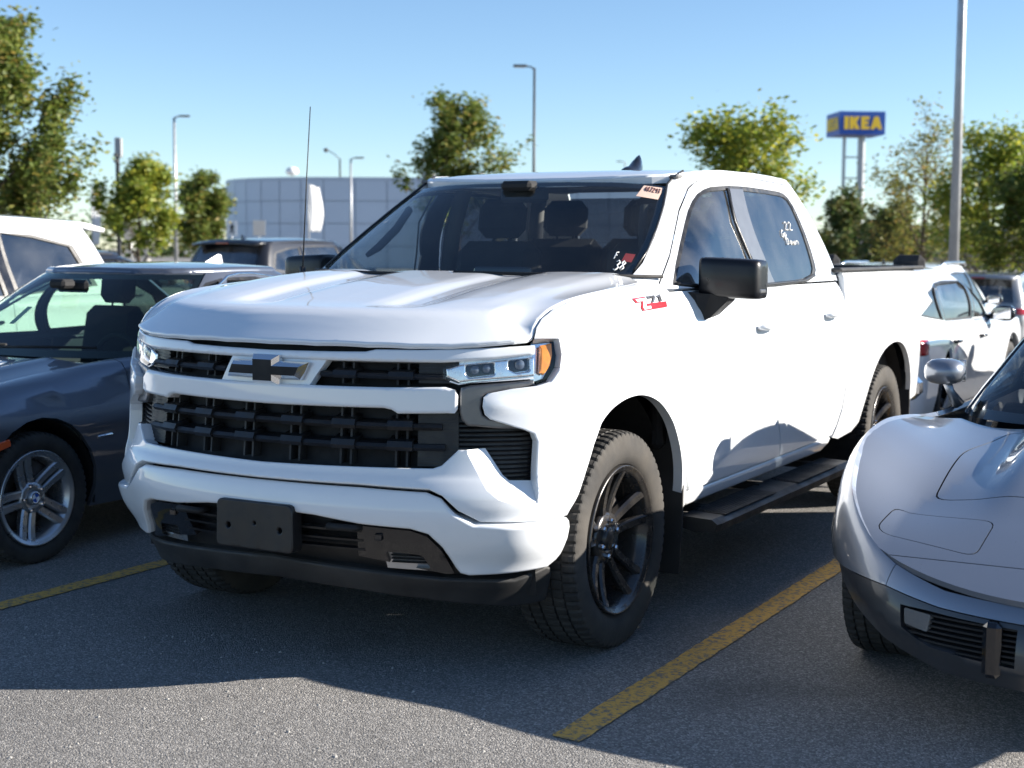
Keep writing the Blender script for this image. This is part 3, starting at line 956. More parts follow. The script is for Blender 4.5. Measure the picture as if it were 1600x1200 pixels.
# --- tail: gate, lamps, bumper
panel('tailgate', sym([(0 + 0, 1.39), (.0, 1.39)])[:0] or [(-.80, .62), (.80, .62), (.80, 1.395), (-.80, 1.395)], lambda a, b: (a, 4.70 - .02 * (a / .8) ** 2 + .02 * math.sin((b - .6) * 3.9), b), WP, truck, sp=.08, flip=True, lip=.03, rnd=.02)
panel2('tail_lamp', fillet([(6.215, 1.345), (6.255, .93), (6.463, .93), (6.483, 1.345)], .03), t_bed, 'red_lens', truck, sp=.03, off=.012, rnd=.015, lip=.03)
b = MB(); b.box((0, 4.80, .60), (1.92, .20, .17), bev=.05); b.box((0, 4.70, .52), (1.0, .2, .1)); b.build('rear_bumper', 'chrome', truck)
b = MB()
for sg in (-1, 1): b.box((sg * .955, 3.70, 1.402), (.085, 1.86, .022), bev=.008)
b.box((0, 4.69, 1.402), (1.7, .07, .02), bev=.008); b.box((0, 2.83, 1.38), (1.84, .06, .05), bev=.01)
b.build('bed_rail_cap', 'dusty_plastic', truck)
b = MB(); b.box((0, 3.72, .72), (1.70, 1.82, .04))
for sg in (-1, 1): b.box((sg * .86, 3.72, 1.04), (.05, 1.84, .66))
b.box((0, 2.83, 1.04), (1.72, .05, .66)); b.box((0, 3.78, 1.355), (1.76, 1.70, .05), bev=.01)
b.build('bed_cover', 'matte_black', truck)
# --- greenhouse: pillars, door frames, glass
cut = [(.725, 1.346), (.722, 1.479), (.692, 1.675), (.699, 1.78), (.717, 1.806), (.746, 1.825), (.841, 1.843), (1.05, 1.851), (1.367, 1.853), (1.72, 1.848), (1.90, 1.842), (1.975, 1.825), (1.995, 1.78), (1.985, 1.65), (1.972, 1.50), (1.975, 1.346)]
frame_out = [(.575, 1.375), (.612, 1.40), (.629, 1.45), (.632, 1.56), (.626, 1.67), (.614, 1.76), (.603, 1.803), (.630, 1.845), (.70, 1.868), (.85, 1.880), (1.367, 1.887), (1.9, 1.880), (2.1, 1.872), (2.30, 1.855), (2.35, 1.60), (2.35, 1.342), (2.0, 1.342)] + [(a + .006 if a > 1.9 else a - .007, b_ + .006) for a, b_ in cut[::-1]] + [(.715, 1.342), (.60, 1.342)]
# pillars as one loop round the doors
panel2('cab_pillar', frame_out, TG, WP, truck, sp=.03, scale=(.9, 1), lip=.02)
wf = [(.790, 1.374), (.775, 1.45), (.761, 1.534), (.750, 1.62), (.745, 1.676), (.750, 1.72), (.762, 1.750), (.785, 1.768), (.818, 1.780), (.942, 1.791), (1.10, 1.795), (1.173, 1.796), (1.50, 1.794), (1.70, 1.790), (1.775, 1.784), (1.815, 1.768), (1.832, 1.735), (1.832, 1.60), (1.822, 1.444), (1.818, 1.411), (1.795, 1.383), (1.742, 1.364), (1.60, 1.352), (1.481, 1.347), (1.20, 1.352), (.95, 1.360)]
def grow(poly, k, sx=.9):
    n = len(poly); out = []
    for i in range(n):
        a = poly[i - 1]; c = poly[(i + 1) % n]
        tx, ty = (c[0] - a[0]) * sx, c[1] - a[1]; l = math.hypot(tx, ty)
        out.append((poly[i][0] + ty / l * -k / sx, poly[i][1] + tx / l * k))
    return out
wf_big = grow(wf, .016)
for sg in (1, -1):
    mk = dict(mirror=-1) if sg < 0 else {}
    ch = [(1.247 - .002, 0)]
    panel('door_frame', cut[:-1] + [(1.975, 1.346)], TG, WP, truck, holes=[wf_big], sp=.03, scale=(.9, 1), lip=.02, **mk)
    panel('window_seal', wf_big, TG, 'black_plastic', truck, holes=[grow(wf, -.004)], sp=.02, off=-.004, scale=(.9, 1), lip=.012, **mk)
    # glass in front and rear door, b-pillar applique between them
    gf = [p_ for p_ in wf if p_[0] <= .95 and p_[1] > 1.5 or p_[0] < .8][:0] + wf[0:10] + [(.965, 1.791), (1.285, 1.47), (1.34, 1.372), (1.355, 1.350), (1.20, 1.352), (.95, 1.360)]
    gr = [(1.165, 1.796), (1.50, 1.794), (1.70, 1.790), (1.775, 1.784), (1.815, 1.768), (1.832, 1.735), (1.832, 1.60), (1.822, 1.444), (1.818, 1.411), (1.795, 1.383), (1.742, 1.364), (1.60, 1.352), (1.49, 1.346), (1.455, 1.385), (1.40, 1.478)]
    panel('front_window', gf, TG, 'side_glass', fdL if sg > 0 else fdR, sp=.05, off=-.008, scale=(.9, 1), lip=0, **mk)
    panel('rear_side_window', gr, TG, 'privacy_glass', rdL if sg > 0 else rdR, sp=.05, off=-.008, scale=(.9, 1), lip=0, **mk)
    panel('pillar_trim', [(.972, 1.793), (1.152, 1.796), (1.392, 1.478), (1.450, 1.385), (1.478, 1.347), (1.365, 1.350), (1.350, 1.372), (1.295, 1.47)], TG, 'graphite', truck, sp=.03, off=.001, scale=(.9, 1), lip=.012, **mk)
    b = MB(); P0 = [TG(t_, z_) for t_, z_ in ((.945, 1.793), (1.10, 1.64), (1.275, 1.47), (1.345, 1.355))]
    b.tube([(p_[0] + .002, p_[1], p_[2]) for p_ in P0], .008, 6, flat=.6)
    P0 = [TG(t_, z_) for t_, z_ in ((.80, 1.366), (1.0, 1.350), (1.4, 1.343), (1.7, 1.352), (1.80, 1.378))]
    b.tube([(p_[0] + .004, p_[1], p_[2]) for p_ in P0], .009, 6)
    o = b.build('belt_moulding', 'black_plastic', truck)
    if sg < 0: o.scale = (-1, 1, 1)
    # door handles
    for s_, z_, dpar in ((3.058, 1.155, fdL if sg > 0 else fdR), (4.098, 1.172, rdL if sg > 0 else rdR)):
        pts = []
        for i in range(9):
            t_ = i / 8; x_, y_, zz = t_body(s_ + (t_ - .5) * .20, z_)
            pts.append((x_ + .008 + .034 * math.sin(PI * t_) ** .5, y_, zz))
        b = MB(); b.tube(pts, [.014] + [.026] * 7 + [.014], 10, flat=.55)
        o = b.build('door_handle', WP, dpar)
        cup = fillet([(s_ - .08, z_ - .035), (s_ + .06, z_ - .035), (s_ + .06, z_ + .03), (s_ - .08, z_ + .03)], .03)
        if sg < 0: o.scale = (-1, 1, 1)
ws = [(0, 1.818), (.2, 1.818), (.4, 1.814), (.54, 1.804), (.598, 1.794), (.608, 1.76), (.620, 1.67), (.626, 1.56), (.623, 1.45), (.606, 1.40), (.565, 1.37), (.40, 1.345), (.2, 1.34), (0, 1.34)]
panel('windscreen', sym(ws), TG, 'screen_glass', truck, sp=.05, off=-.006, scale=(1.2, 1), lip=0)
wi = [(0, 1.800), (.2, 1.800), (.4, 1.794), (.56, 1.780), (.582, 1.762), (.594, 1.67), (.602, 1.56), (.598, 1.47), (.575, 1.425), (.53, 1.402), (.40, 1.390), (.2, 1.388), (0, 1.388)]
panel('windscreen_border', sym(ws), TG, 'gloss_black', truck, holes=[sym(wi)], sp=.04, off=-.0085, scale=(1.2, 1), lip=0)
b = MB(); b.tube([TG(t_, z_) for t_, z_ in ((.610, 1.42), (.626, 1.50), (.626, 1.60), (.618, 1.70), (.601, 1.80), (.620, 1.84), (.65, 1.866))], .006, 6); o = b.build('windscreen_trim', 'black_plastic', truck)
o2 = link('windscreen_trim', o.data, None, truck); o2.scale = (-1, 1, 1)
panel('rear_window', sym([(2.999 - 3 + .0, 1.80), (.0, 1.80)])[:0] or [(2.30, 1.80), (2.30, 1.42), (2.999, 1.42), (2.999, 1.80)], TG, 'privacy_glass', truck, sp=.08, lip=0)
panel('rear_window', [(2.30, 1.80), (2.30, 1.42), (2.999, 1.42), (2.999, 1.80)], TG, 'privacy_glass', truck, sp=.08, lip=0, mirror=-1)
panel2('cab_back', [(2.352, 1.342), (2.999, 1.342), (2.999, 1.41), (2.352, 1.41)], TG, WP, truck, sp=.08, lip=0)
# --- roof
zr = 1.862
rl = [TG(t_, zz) for t_, zz in ((0, 1.834), (.2, 1.834), (.4, 1.834), (.53, 1.832), (.60, 1.832), (.63, 1.845), (.68, 1.862), (.75, 1.872), (.85, 1.878), (1.0, 1.882), (1.3, 1.885), (1.6, 1.885), (1.9, 1.880), (2.1, 1.873), (2.35, 1.865), (2.6, 1.86), (3.0, 1.86))]
roof_half = [(p_[0], p_[1]) for p_ in rl]
roof_half[0] = (0, roof_half[0][1]); roof_half[-1] = (0, roof_half[-1][1])
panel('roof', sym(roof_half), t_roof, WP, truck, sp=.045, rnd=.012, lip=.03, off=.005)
b = MB()
fx, fy = 0.115, 1.98; fz = t_roof(fx, fy)[2] + .008
rows = []
for t_, hw, hh in ((-.12, .004, .006), (-.10, .022, .024), (-.06, .034, .036), (0, .038, .046), (.04, .034, .078), (.075, .026, .100), (.09, .010, .104)):
    rows.append([(fx + hw * math.cos(a), fy + t_ , fz - .012 + hh * max(0, math.sin(a)) ** .7) for a in [PI * j / 10 for j in range(11)]])
vs_ = [q for rw in rows for q in rw]
b.add(vs_, [(i * 11 + j, i * 11 + j + 1, (i + 1) * 11 + j + 1, (i + 1) * 11 + j) for i in range(6) for j in range(10)] + [tuple(6 * 11 + j for j in range(11))], True)
b.build('shark_fin_antenna', 'gloss_black', truck)
b = MB(); b.tube([(-.84, .44, 1.36), (-.84, .445, 1.42)], .014, 8); b.tube([(-.84, .445, 1.42), (-.835, .47, 1.8), (-.828, .495, 2.15)], [.0034, .0028, .0022], 6); b.build('mast_antenna', 'black_plastic', truck)
# --- cowl
panel('cowl', sym([(0, .28), (.5, .33), (.80, .46), (.88, .54), (.86, .66), (.70, .60), (.4, .50), (0, .46)]), lambda a, c: (a, c, 1.355 - .03 * abs(a)), 'matte_black', truck, sp=.1, lip=.02)
b = MB()
for x0, x1 in ((-.62, -.02), (.04, .70)):
    pts = [TG((x0 + (x1 - x0) * t_) / .95, 1.395 - .012 * t_) for t_ in (0, .25, .5, .75, 1)]
    b.tube([(p_[0], p_[1] - .02, p_[2] + .012) for p_ in pts], .008, 6)
b.build('wiper', 'matte_black', truck)
# --- nose: bars, grille, lamps
panel('grille_top_bar', sym([(0, 1.146), (0.246, 1.149), (0.392, 1.152), (0.431, 1.161), (0.601, 1.163), (0.802, 1.17), (1.001, 1.178), (0.998, 1.146), (0.852, 1.131), (0.67, 1.119), (0.391, 1.118), (0.197, 1.117), (0, 1.117)]), t_body, WP, truck, sp=.03, rnd=.010, lip=.05)
mb_half = [(0, 1.028), (0.235, 1.029), (0.473, 1.031), (0.684, 1.036), (0.715, 1.027), (0.727, 1.007), (0.726, 0.96), (0.716, 0.947), (0.521, 0.942), (0.498, 0.955), (0.47, 0.96), (0.206, 0.957), (0, 0.955)]
panel('grille_middle_bar', sym(mb_half), B_off(.012), WP, truck, sp=.03, rnd=.011, lip=.05)
panel('emblem_mount', [(-.225, 1.026), (.175, 1.026), (.245, 1.121), (-.175, 1.121)], B_off(-.012), WP, truck, sp=.03, lip=.04)
panel('grille_backing', sym([(0, 1.19), (.84, 1.19), (.76, 1.12), (.80, .90), (.80, .70), (0, .70)]), B_off(-.085), 'matte_black', truck, sp=.06, lip=0)
for sg in (1, -1):                                                  # lower and upper grille: crossbars, steps, uprights
    for z_, s1, th in ((.899, .672, .016), (.829, .682, .016), (1.070, .682, .013)):
        b = MB(); s0 = 0.0 if z_ < 1 else .215
        band(b, sg * s0, sg * s1, [(-.075, z_ - th), (-.022, z_ - th), (-.012, z_ - th * .3), (-.02, z_ + th * .4), (-.075, z_ + th * .9)])
        for sk in (.105, .315, .525):
            if sk > s0: band(b, sg * (sk - .045), sg * (sk + .045), [(-.07, z_ - th * 1.05), (-.014, z_ - th * 1.05), (-.004, z_ - th * .2), (-.012, z_ + th * 1.0), (-.07, z_ + th * 1.8)], n=3)
        b.build('grille_crossbar', 'black_plastic', truck)
    for sk in (.085, .125, .295, .335, .505, .545):
        for z0, z1 in ((.755, .958), (1.035, 1.118)):
            if z0 > 1 and sk < .2: continue
            b = MB(); band(b, sg * sk - .004, sg * sk + .004, [(-.08, z0), (-.040, z0), (-.040, z1), (-.08, z1)], n=1); b.build('grille_upright', 'dusty_plastic', truck)
    for z0, z1 in ((.755, .955), (1.04, 1.118)):
        b = MB(); band(b, sg * .585, sg * .728, [(-.08, z0), (-.035, z0 + .004), (-.035, z1 - .004), (-.08, z1)], n=5)
        k = int((z1 - z0) / .012)
        for i in range(k): band(b, sg * .585, sg * .728, [(-.04, z0 + .006 + i * .012), (-.031, z0 + .006 + i * .012), (-.031, z0 + .011 + i * .012), (-.04, z0 + .011 + i * .012)], n=5)
        b.build('grille_end_plate', 'black_plastic', truck)
    # louvred corner vent
    b = MB(); band(b, sg * .727, sg * 1.005, [(-.10, .70), (-.060, .70), (-.060, .93), (-.10, .93)], n=8)
    for i in range(13):
        z_ = .715 + i * .0155
        band(b, sg * .730, sg * 1.0, [(-.065, z_), (-.046, z_), (-.042, z_ + .004), (-.065, z_ + .010)], n=8)
    b.build('corner_vent', 'black_plastic', truck)
ctrim = [(0.736, 1.031), (0.769, 1.04), (0.993, 1.057), (0.998, 1.04), (0.834, 1.014), (0.817, 1.007), (0.809, 0.994), (0.805, 0.96), (0.813, 0.938), (0.833, 0.927), (0.964, 0.91), (0.988, 0.901), (0.991, 0.886), (0.866, 0.892), (0.759, 0.902), (0.74, 0.92), (0.732, 0.948), (0.732, 1.013)]
panel2('lamp_surround', ctrim, B_off(-.014), 'graphite', truck, sp=.02, rnd=.008, lip=.03)
lamp = [(0.674, 1.096), (0.686, 1.105), (0.735, 1.116), (0.852, 1.128), (1.002, 1.142), (1.006, 1.179), (1.016, 1.186), (1.08, 1.194), (1.086, 1.18), (1.087, 1.143), (1.077, 1.107), (1.043, 1.057), (0.998, 1.045), (0.992, 1.061), (0.769, 1.047), (0.728, 1.041), (0.675, 1.063)]
hin = [(0.684, 1.094), (0.736, 1.11), (0.851, 1.122), (1.001, 1.135), (1, 1.07), (0.77, 1.055), (0.73, 1.049), (0.684, 1.068)]
m1 = fillet([(0.752, 1.108), (0.853, 1.117), (0.855, 1.075), (0.764, 1.065), (0.752, 1.078)], .008)
m2_ = fillet([(0.906, 1.123), (0.982, 1.131), (0.982, 1.087), (0.932, 1.081), (0.904, 1.095)], .008)
for sg in (1, -1):
    mk = dict(mirror=-1) if sg < 0 else {}
    hl = panel('headlamp', lamp, B_off(-.050), 'lamp_chrome', truck, sp=.025, lip=0, **mk)
    panel('bezel', hin, B_off(-.022), 'lamp_chrome', hl, holes=[m1, m2_], sp=.012, rnd=.006, lip=.03, **mk)
    for mm_ in (m1, m2_): panel('projector', mm_, B_off(-.040), 'gloss_black', hl, sp=.015, lip=.02, **mk)
    for cs, cz, rr_ in ((.785, 1.090, .017), (.828, 1.094, .017), (.951, 1.107, .019)):
        x_, y_, z_ = B_off(-.036)(cs, cz); q = TP.at(cs)
        bb = MB(); rows = 5
        n3 = Vector((q[2], q[3], 0)); t3 = Vector((-q[3], q[2], 0)); c3 = Vector((x_, y_, z_)); vs_ = []
        for i in range(rows + 1):
            a = PI / 2 * i / rows
            for j in range(14):
                f_ = 2 * PI * j / 14
                vs_.append(c3 + (t3 * math.cos(f_) + Vector((0, 0, 1)) * math.sin(f_)) * rr_ * math.cos(a) + n3 * rr_ * .7 * math.sin(a))
        bb.add(vs_, [(i * 14 + j, i * 14 + (j + 1) % 14, (i + 1) * 14 + (j + 1) % 14, (i + 1) * 14 + j) for i in range(rows) for j in range(14)], True)
        o = bb.build('lamp_lens', 'lamp_glass' if 'lamp_glass' in M else 'gloss_black', hl)
        if sg < 0: o.scale = (-1, 1, 1)
    panel('running_light', [(0.699, 1.056), (0.732, 1.045), (0.99, 1.067), (0.992, 1.061), (0.769, 1.048), (0.728, 1.042), (0.696, 1.052)], B_off(-.012), 'badge_white', hl, sp=.02, lip=.006, **mk)
    panel('turn_lamp', [(1.029, 1.174), (1.074, 1.181), (1.071, 1.14), (1.059, 1.104), (1.032, 1.071), (1.017, 1.08)], B_off(-.020), 'amber', hl, sp=.015, rnd=.006, lip=.015, **mk)
    panel('lens', lamp, t_body, 'clear_lens', hl, sp=.025, off=-.002, rnd=.006, lip=0, **mk)
# --- bumper skins
fas = [(0, 0.75), (0.389, 0.757), (0.647, 0.76), (0.675, 0.77), (0.73, 0.823), (0.822, 0.823), (0.882, 0.731), (0.902, 0.713), (0.983, 0.709), (0.991, 0.847), (0.98, 0.874), (0.95, 0.888), (0.833, 0.927), (0.816, 0.943), (0.808, 0.971), (0.812, 1.003), (0.827, 1.016), (0.908, 1.03), (0.99, 1.038), (1.041, 1.053), (1.077, 1.1), (1.147, 1.047), (1.205, 1.01), (1.268, 0.97), (1.267, 0.9), (1.248, 0.868), (1.22, 0.819), (1.158, 0.653), (1.119, 0.578), (1.011, 0.572), (0.8, 0.58), (0.732, 0.618), (0.68, 0.671), (0.638, 0.691), (0.397, 0.699), (0, 0.697)]
RAMP = [(.730, .823), (.822, .823), (.882, .731), (.902, .713), (.983, .709)]
def seg_dist(P, L):
    best = 9.0
    for i in range(len(L) - 1):
        ax_, ay_ = L[i]; bx_, by_ = L[i + 1]; dx, dy = bx_ - ax_, by_ - ay_
        t_ = max(0, min(1, ((P[0] - ax_) * dx + (P[1] - ay_) * dy) / (dx * dx + dy * dy)))
        best = min(best, math.hypot(P[0] - ax_ - t_ * dx, P[1] - ay_ - t_ * dy))
    return best
def t_fascia(s, z):
    x, y, zz = t_body(s, z); q = TP.at(s); a = abs(s)
    o = .014 + .010 * gauss(a, .86, .07) * gauss(z, .975, .035) - .010 * gauss(z, .585, .03)
    return (x + q[2] * o, y + q[3] * o, zz)
ro = [(.757, .823), (.823, .693), (.858, .660), (.899, .645), (.983, .641)]           # rim of the scoop round the corner vent
ri = [(.822, .823), (.882, .731), (.892, .722), (.902, .713), (.983, .709)]
k0 = fas.index((0.822, 0.823)); k1 = fas.index((0.983, 0.709))
fas = fas[:k0] + ro + [(.9835, .709)] + fas[k1 + 1:]
panel('front_fascia', sym(fas), t_fascia, WP, truck, sp=.018, rnd=.005, lip=.045)
for sg in (1, -1):
    b = MB(); A_ = resample(ro, .012, closed=False); n = 24
    def along(L, t_):
        d_ = [0.0]
        for i in range(1, len(L)): d_.append(d_[-1] + 1.0)
        f_ = t_ * (len(L) - 1); i = min(len(L) - 2, int(f_)); k_ = f_ - i
        return (L[i][0] + (L[i + 1][0] - L[i][0]) * k_, L[i][1] + (L[i + 1][1] - L[i][1]) * k_)
    for j in range(4):                                             # one flat facet per stretch of the rim
        vs_ = []
        for i in range(7):
            t_ = (j + i / 6) / 4
            (s0, z0), (s1, z1) = along(ro, t_), along(ri, t_)
            for w_ in (0, .5, 1):
                s_, z_ = s0 + (s1 - s0) * w_, z0 + (z1 - z0) * w_
                p_ = t_fascia(s_, z_); q = TP.at(s_); o_ = -.004 - .046 * w_
                vs_.append((sg * (p_[0] + q[2] * o_), p_[1] + q[3] * o_, p_[2]))
        b.add(vs_, [(i * 3 + m_, i * 3 + m_ + 1, (i + 1) * 3 + m_ + 1, (i + 1) * 3 + m_) for i in range(6) for m_ in range(2)], True)
    me = b.mesh('vent_scoop', fix=False)
    bm = bmesh.new(); bm.from_mesh(me); bmesh.ops.recalc_face_normals(bm, faces=bm.faces); bm.to_mesh(me); bm.free()
    link('vent_scoop', me, WP, truck)
bum = [(0, 0.69), (0.397, 0.69), (0.627, 0.682), (0.675, 0.662), (0.721, 0.609), (0.78, 0.571), (0.9, 0.564), (1.115, 0.569), (1.133, 0.549), (1.131, 0.493), (1.111, 0.42), (1.061, 0.39), (0.917, 0.383), (0.765, 0.379), (0.735, 0.388), (0.718, 0.410), (0.676, 0.484), (0.633, 0.532), (0.574, 0.549), (0.398, 0.558), (0.233, 0.579), (0, 0.59)]
def t_bumper(s, z):
    x, y, zz = t_body(s, z); q = TP.at(s); a = abs(s)
    o = .012 + .024 * gauss(a, .93, .12) * sstep(.36, .5, z) - .010 * sstep(.60, .70, z)
    return (x + q[2] * o, y + q[3] * o, zz)
panel('front_bumper', sym(bum), t_bumper, WP, truck, sp=.022, rnd=.012, lip=.05)
panel('lower_valance', sym([(0, 0.6), (0.396, 0.571), (0.635, 0.547), (0.695, 0.475), (0.754, 0.393), (0.919, 0.391), (1.078, 0.394), (1.092, 0.319), (0.987, 0.33), (0.685, 0.359), (0.352, 0.381), (0, 0.395)]), B_off(-.055), 'black_plastic', truck, sp=.04, lip=.04)
panel('air_dam', sym([(0, 0.4), (0.352, 0.384), (0.685, 0.363), (0.938, 0.353), (1.078, 0.389), (1.114, 0.376), (1.114, 0.251), (0.938, 0.245), (0.688, 0.267), (0.354, 0.296), (0, 0.312)]), B_off(-.012), 'dusty_plastic', truck, sp=.03, rnd=.010, lip=.04)
b = MB()
for z_ in (.455, .490, .525): band(b, -.40, .40, [(-.035, z_), (-.006, z_ + .002), (-.006, z_ + .010), (-.035, z_ + .014)], n=16)
b.build('intake_slats', 'black_plastic', truck)
for sg in (1, -1):
    mk = dict(mirror=-1) if sg < 0 else {}
    panel('gloss_insert', [(0.386, 0.552), (0.57, 0.542), (0.625, 0.523), (0.671, 0.472), (0.714, 0.386), (0.689, 0.383), (0.467, 0.422), (0.37, 0.436)], B_off(-.008), 'gloss_black', truck, sp=.02, lip=.03, holes=[fillet([(0.475, 0.462), (0.602, 0.451), (0.632, 0.402), (0.487, 0.403)], .01)], **mk)
    f_ = panel('fog_lamp', [(0.455, 0.469), (0.622, 0.461), (0.644, 0.39), (0.468, 0.394)], B_off(-.026), 'wheel_silver', truck, sp=.03, lip=0, **mk)
    b = MB()
    for i in range(4): band(b, .49, .65, [(-.022, .418 + i * .013), (-.010, .419 + i * .013), (-.022, .424 + i * .013)], n=4)
    o = b.build('louvre', 'black_plastic', f_)
    if sg < 0: o.scale = (-1, 1, 1)
    b = MB(); c_ = B_off(.0)(.335 * 1, .548)
    b.tube([(c_[0] - .06, c_[1] + .03, .545), (c_[0] - .05, c_[1] - .015, .545), (c_[0] + .05, c_[1] - .01, .545), (c_[0] + .06, c_[1] + .035, .545)], .013, 8)
    o = b.build('tow_hook', 'matte_black', truck)
    if sg < 0: o.scale = (-1, 1, 1)
    b = MB(); c_ = B_off(-.006)(.46, .515); b.box((c_[0], c_[1], c_[2]), (.028, .02, .024), bev=.004)
    o = b.build('parking_sensor', 'gloss_black', truck)
    if sg < 0: o.scale = (-1, 1, 1)
pl = fillet([(-.168, .612), (.168, .612), (.172, .440), (-.172, .440)], .025)
def plate_fn(a, c): return (a, -.958 + .012 * (c - .5) - .0 * a, c)
holes_ = [[(cx + .010 * math.cos(k_ * PI / 5), .518 + .010 * math.sin(k_ * PI / 5)) for k_ in range(10)] for cx in (-.115, .115)] + [[(.003 + .006 * math.cos(k_ * PI / 4), .535 + .006 * math.sin(k_ * PI / 4)) for k_ in range(8)]]
panel('licence_plate_bracket', pl, plate_fn, 'black_plastic', truck, holes=holes_, sp=.03, rnd=.006, lip=.05)
b = MB(); b.box((0, -.925, .525), (.33, .02, .16)); b.build('bracket_back', 'matte_black', truck)
# --- bow-tie emblem
def bow(k=1.0, g=0.0):
    pts = [(-.150, .030), (-.056, .030), (-.056, .052), (.060, .052), (.060, .030), (.182, .030), (.150, -.034), (.060, -.034), (.060, -.056), (-.056, -.056), (-.056, -.034), (-.182, -.034)]
    return pts
def shrink(poly, k):
    n = len(poly); out = []
    for i in range(n):
        p0, p1, p2 = Vector(poly[i - 1]), Vector(poly[i]), Vector(poly[(i + 1) % n])
        d0 = (p1 - p0).normalized(); d1 = (p2 - p1).normalized()
        n0 = Vector((d0.y, -d0.x)); n1 = Vector((d1.y, -d1.x))
        q = (n0 + n1); q = q / max(.3, (1 + n0.dot(n1)))
        out.append(tuple(p1 + q * k))
    return out
ez = 1.077
o_ = bow(); i_ = shrink(o_, .0165)
yo, yi = -.880, -.905
vs_ = [(a, yo + .012 * (a / .18) ** 2, c + ez) for a, c in o_] + [(a, yi + .012 * (a / .18) ** 2, c + ez) for a, c in i_] + [(a, -.86, c + ez) for a, c in o_]
b = MB(); n = 12
b.add(vs_, [(i, (i + 1) % n, (i + 1) % n + n, i + n) for i in range(n)] + [(i, (i + 1) % n, (i + 1) % n + 2 * n, i + 2 * n) for i in range(n)])
em = b.build('emblem', 'chrome', truck)
panel('emblem_face', i_, lambda a, c: (a, yi + .0006 + .012 * (a / .18) ** 2 - .0012, c + ez), 'matte_black', em, sp=.02, lip=.006)
# --- wheels
tw = make_wheel_meshes(.415, .275, .276, .055, ('wheel_dark', 'dusty_rubber'), lugs=6, lug_r=.068, hub=.105, sw=.029, twin=.34)
for x_, y_, sg, rr_ in ((.865, 0, 1, 0.05), (-.865, 0, -1, .4), (.865, 3.745, 1, .12), (-.865, 3.745, -1, .9)):
    put_wheel(truck, tw, x_, y_, .411, sg, rr_)
# --- wheel liners, underbody, steps, flaps
def liner(y0, parent, name='wheel_liner', rad=.54, xo=1.0, xi=.60, zc=.41, mats='matte_black', rz=1.0):
    for sg in (1, -1):
        b = MB(); vs_ = []; n = 24
        for i in range(n + 1):
            a = -R(12) + (PI + R(24)) * i / n
            yy = y0 - rad * math.cos(a); zz = zc + rad * rz * math.sin(a)
            vs_ += [(sg * xo, yy, zz), (sg * xi, yy, zz)]
        b.add(vs_, [(2 * i, 2 * i + 1, 2 * i + 3, 2 * i + 2) for i in range(n)], True)
        b.add([(sg * xi, y0 - rad * math.cos(PI * i / 16), zc + rad * rz * math.sin(PI * i / 16)) for i in range(17)] + [(sg * xi, y0 + rad, zc - .12), (sg * xi, y0 - rad, zc - .12)], [tuple(range(19))])
        b.build(name, mats, parent, fix=False)
liner(.05, truck, rad=.575, xo=.90); liner(3.745, truck, rad=.60, xo=.96)
b = MB(); b.box((0, -.12, .62), (1.10, .86, .5)); b.box((0, 1.85, .56), (1.78, 2.30, .22)); b.box((0, 3.75, .60), (1.16, 1.9, .22)); b.box((0, 2.3, .42), (.9, 4.6, .12)); b.box((0, 0, .40), (1.3, .14, .12)); b.box((0, 3.745, .40), (1.3, .14, .14)); b.box((0, -.58, .46), (1.0, .16, .20))
b.build('underbody', 'matte_black', truck)
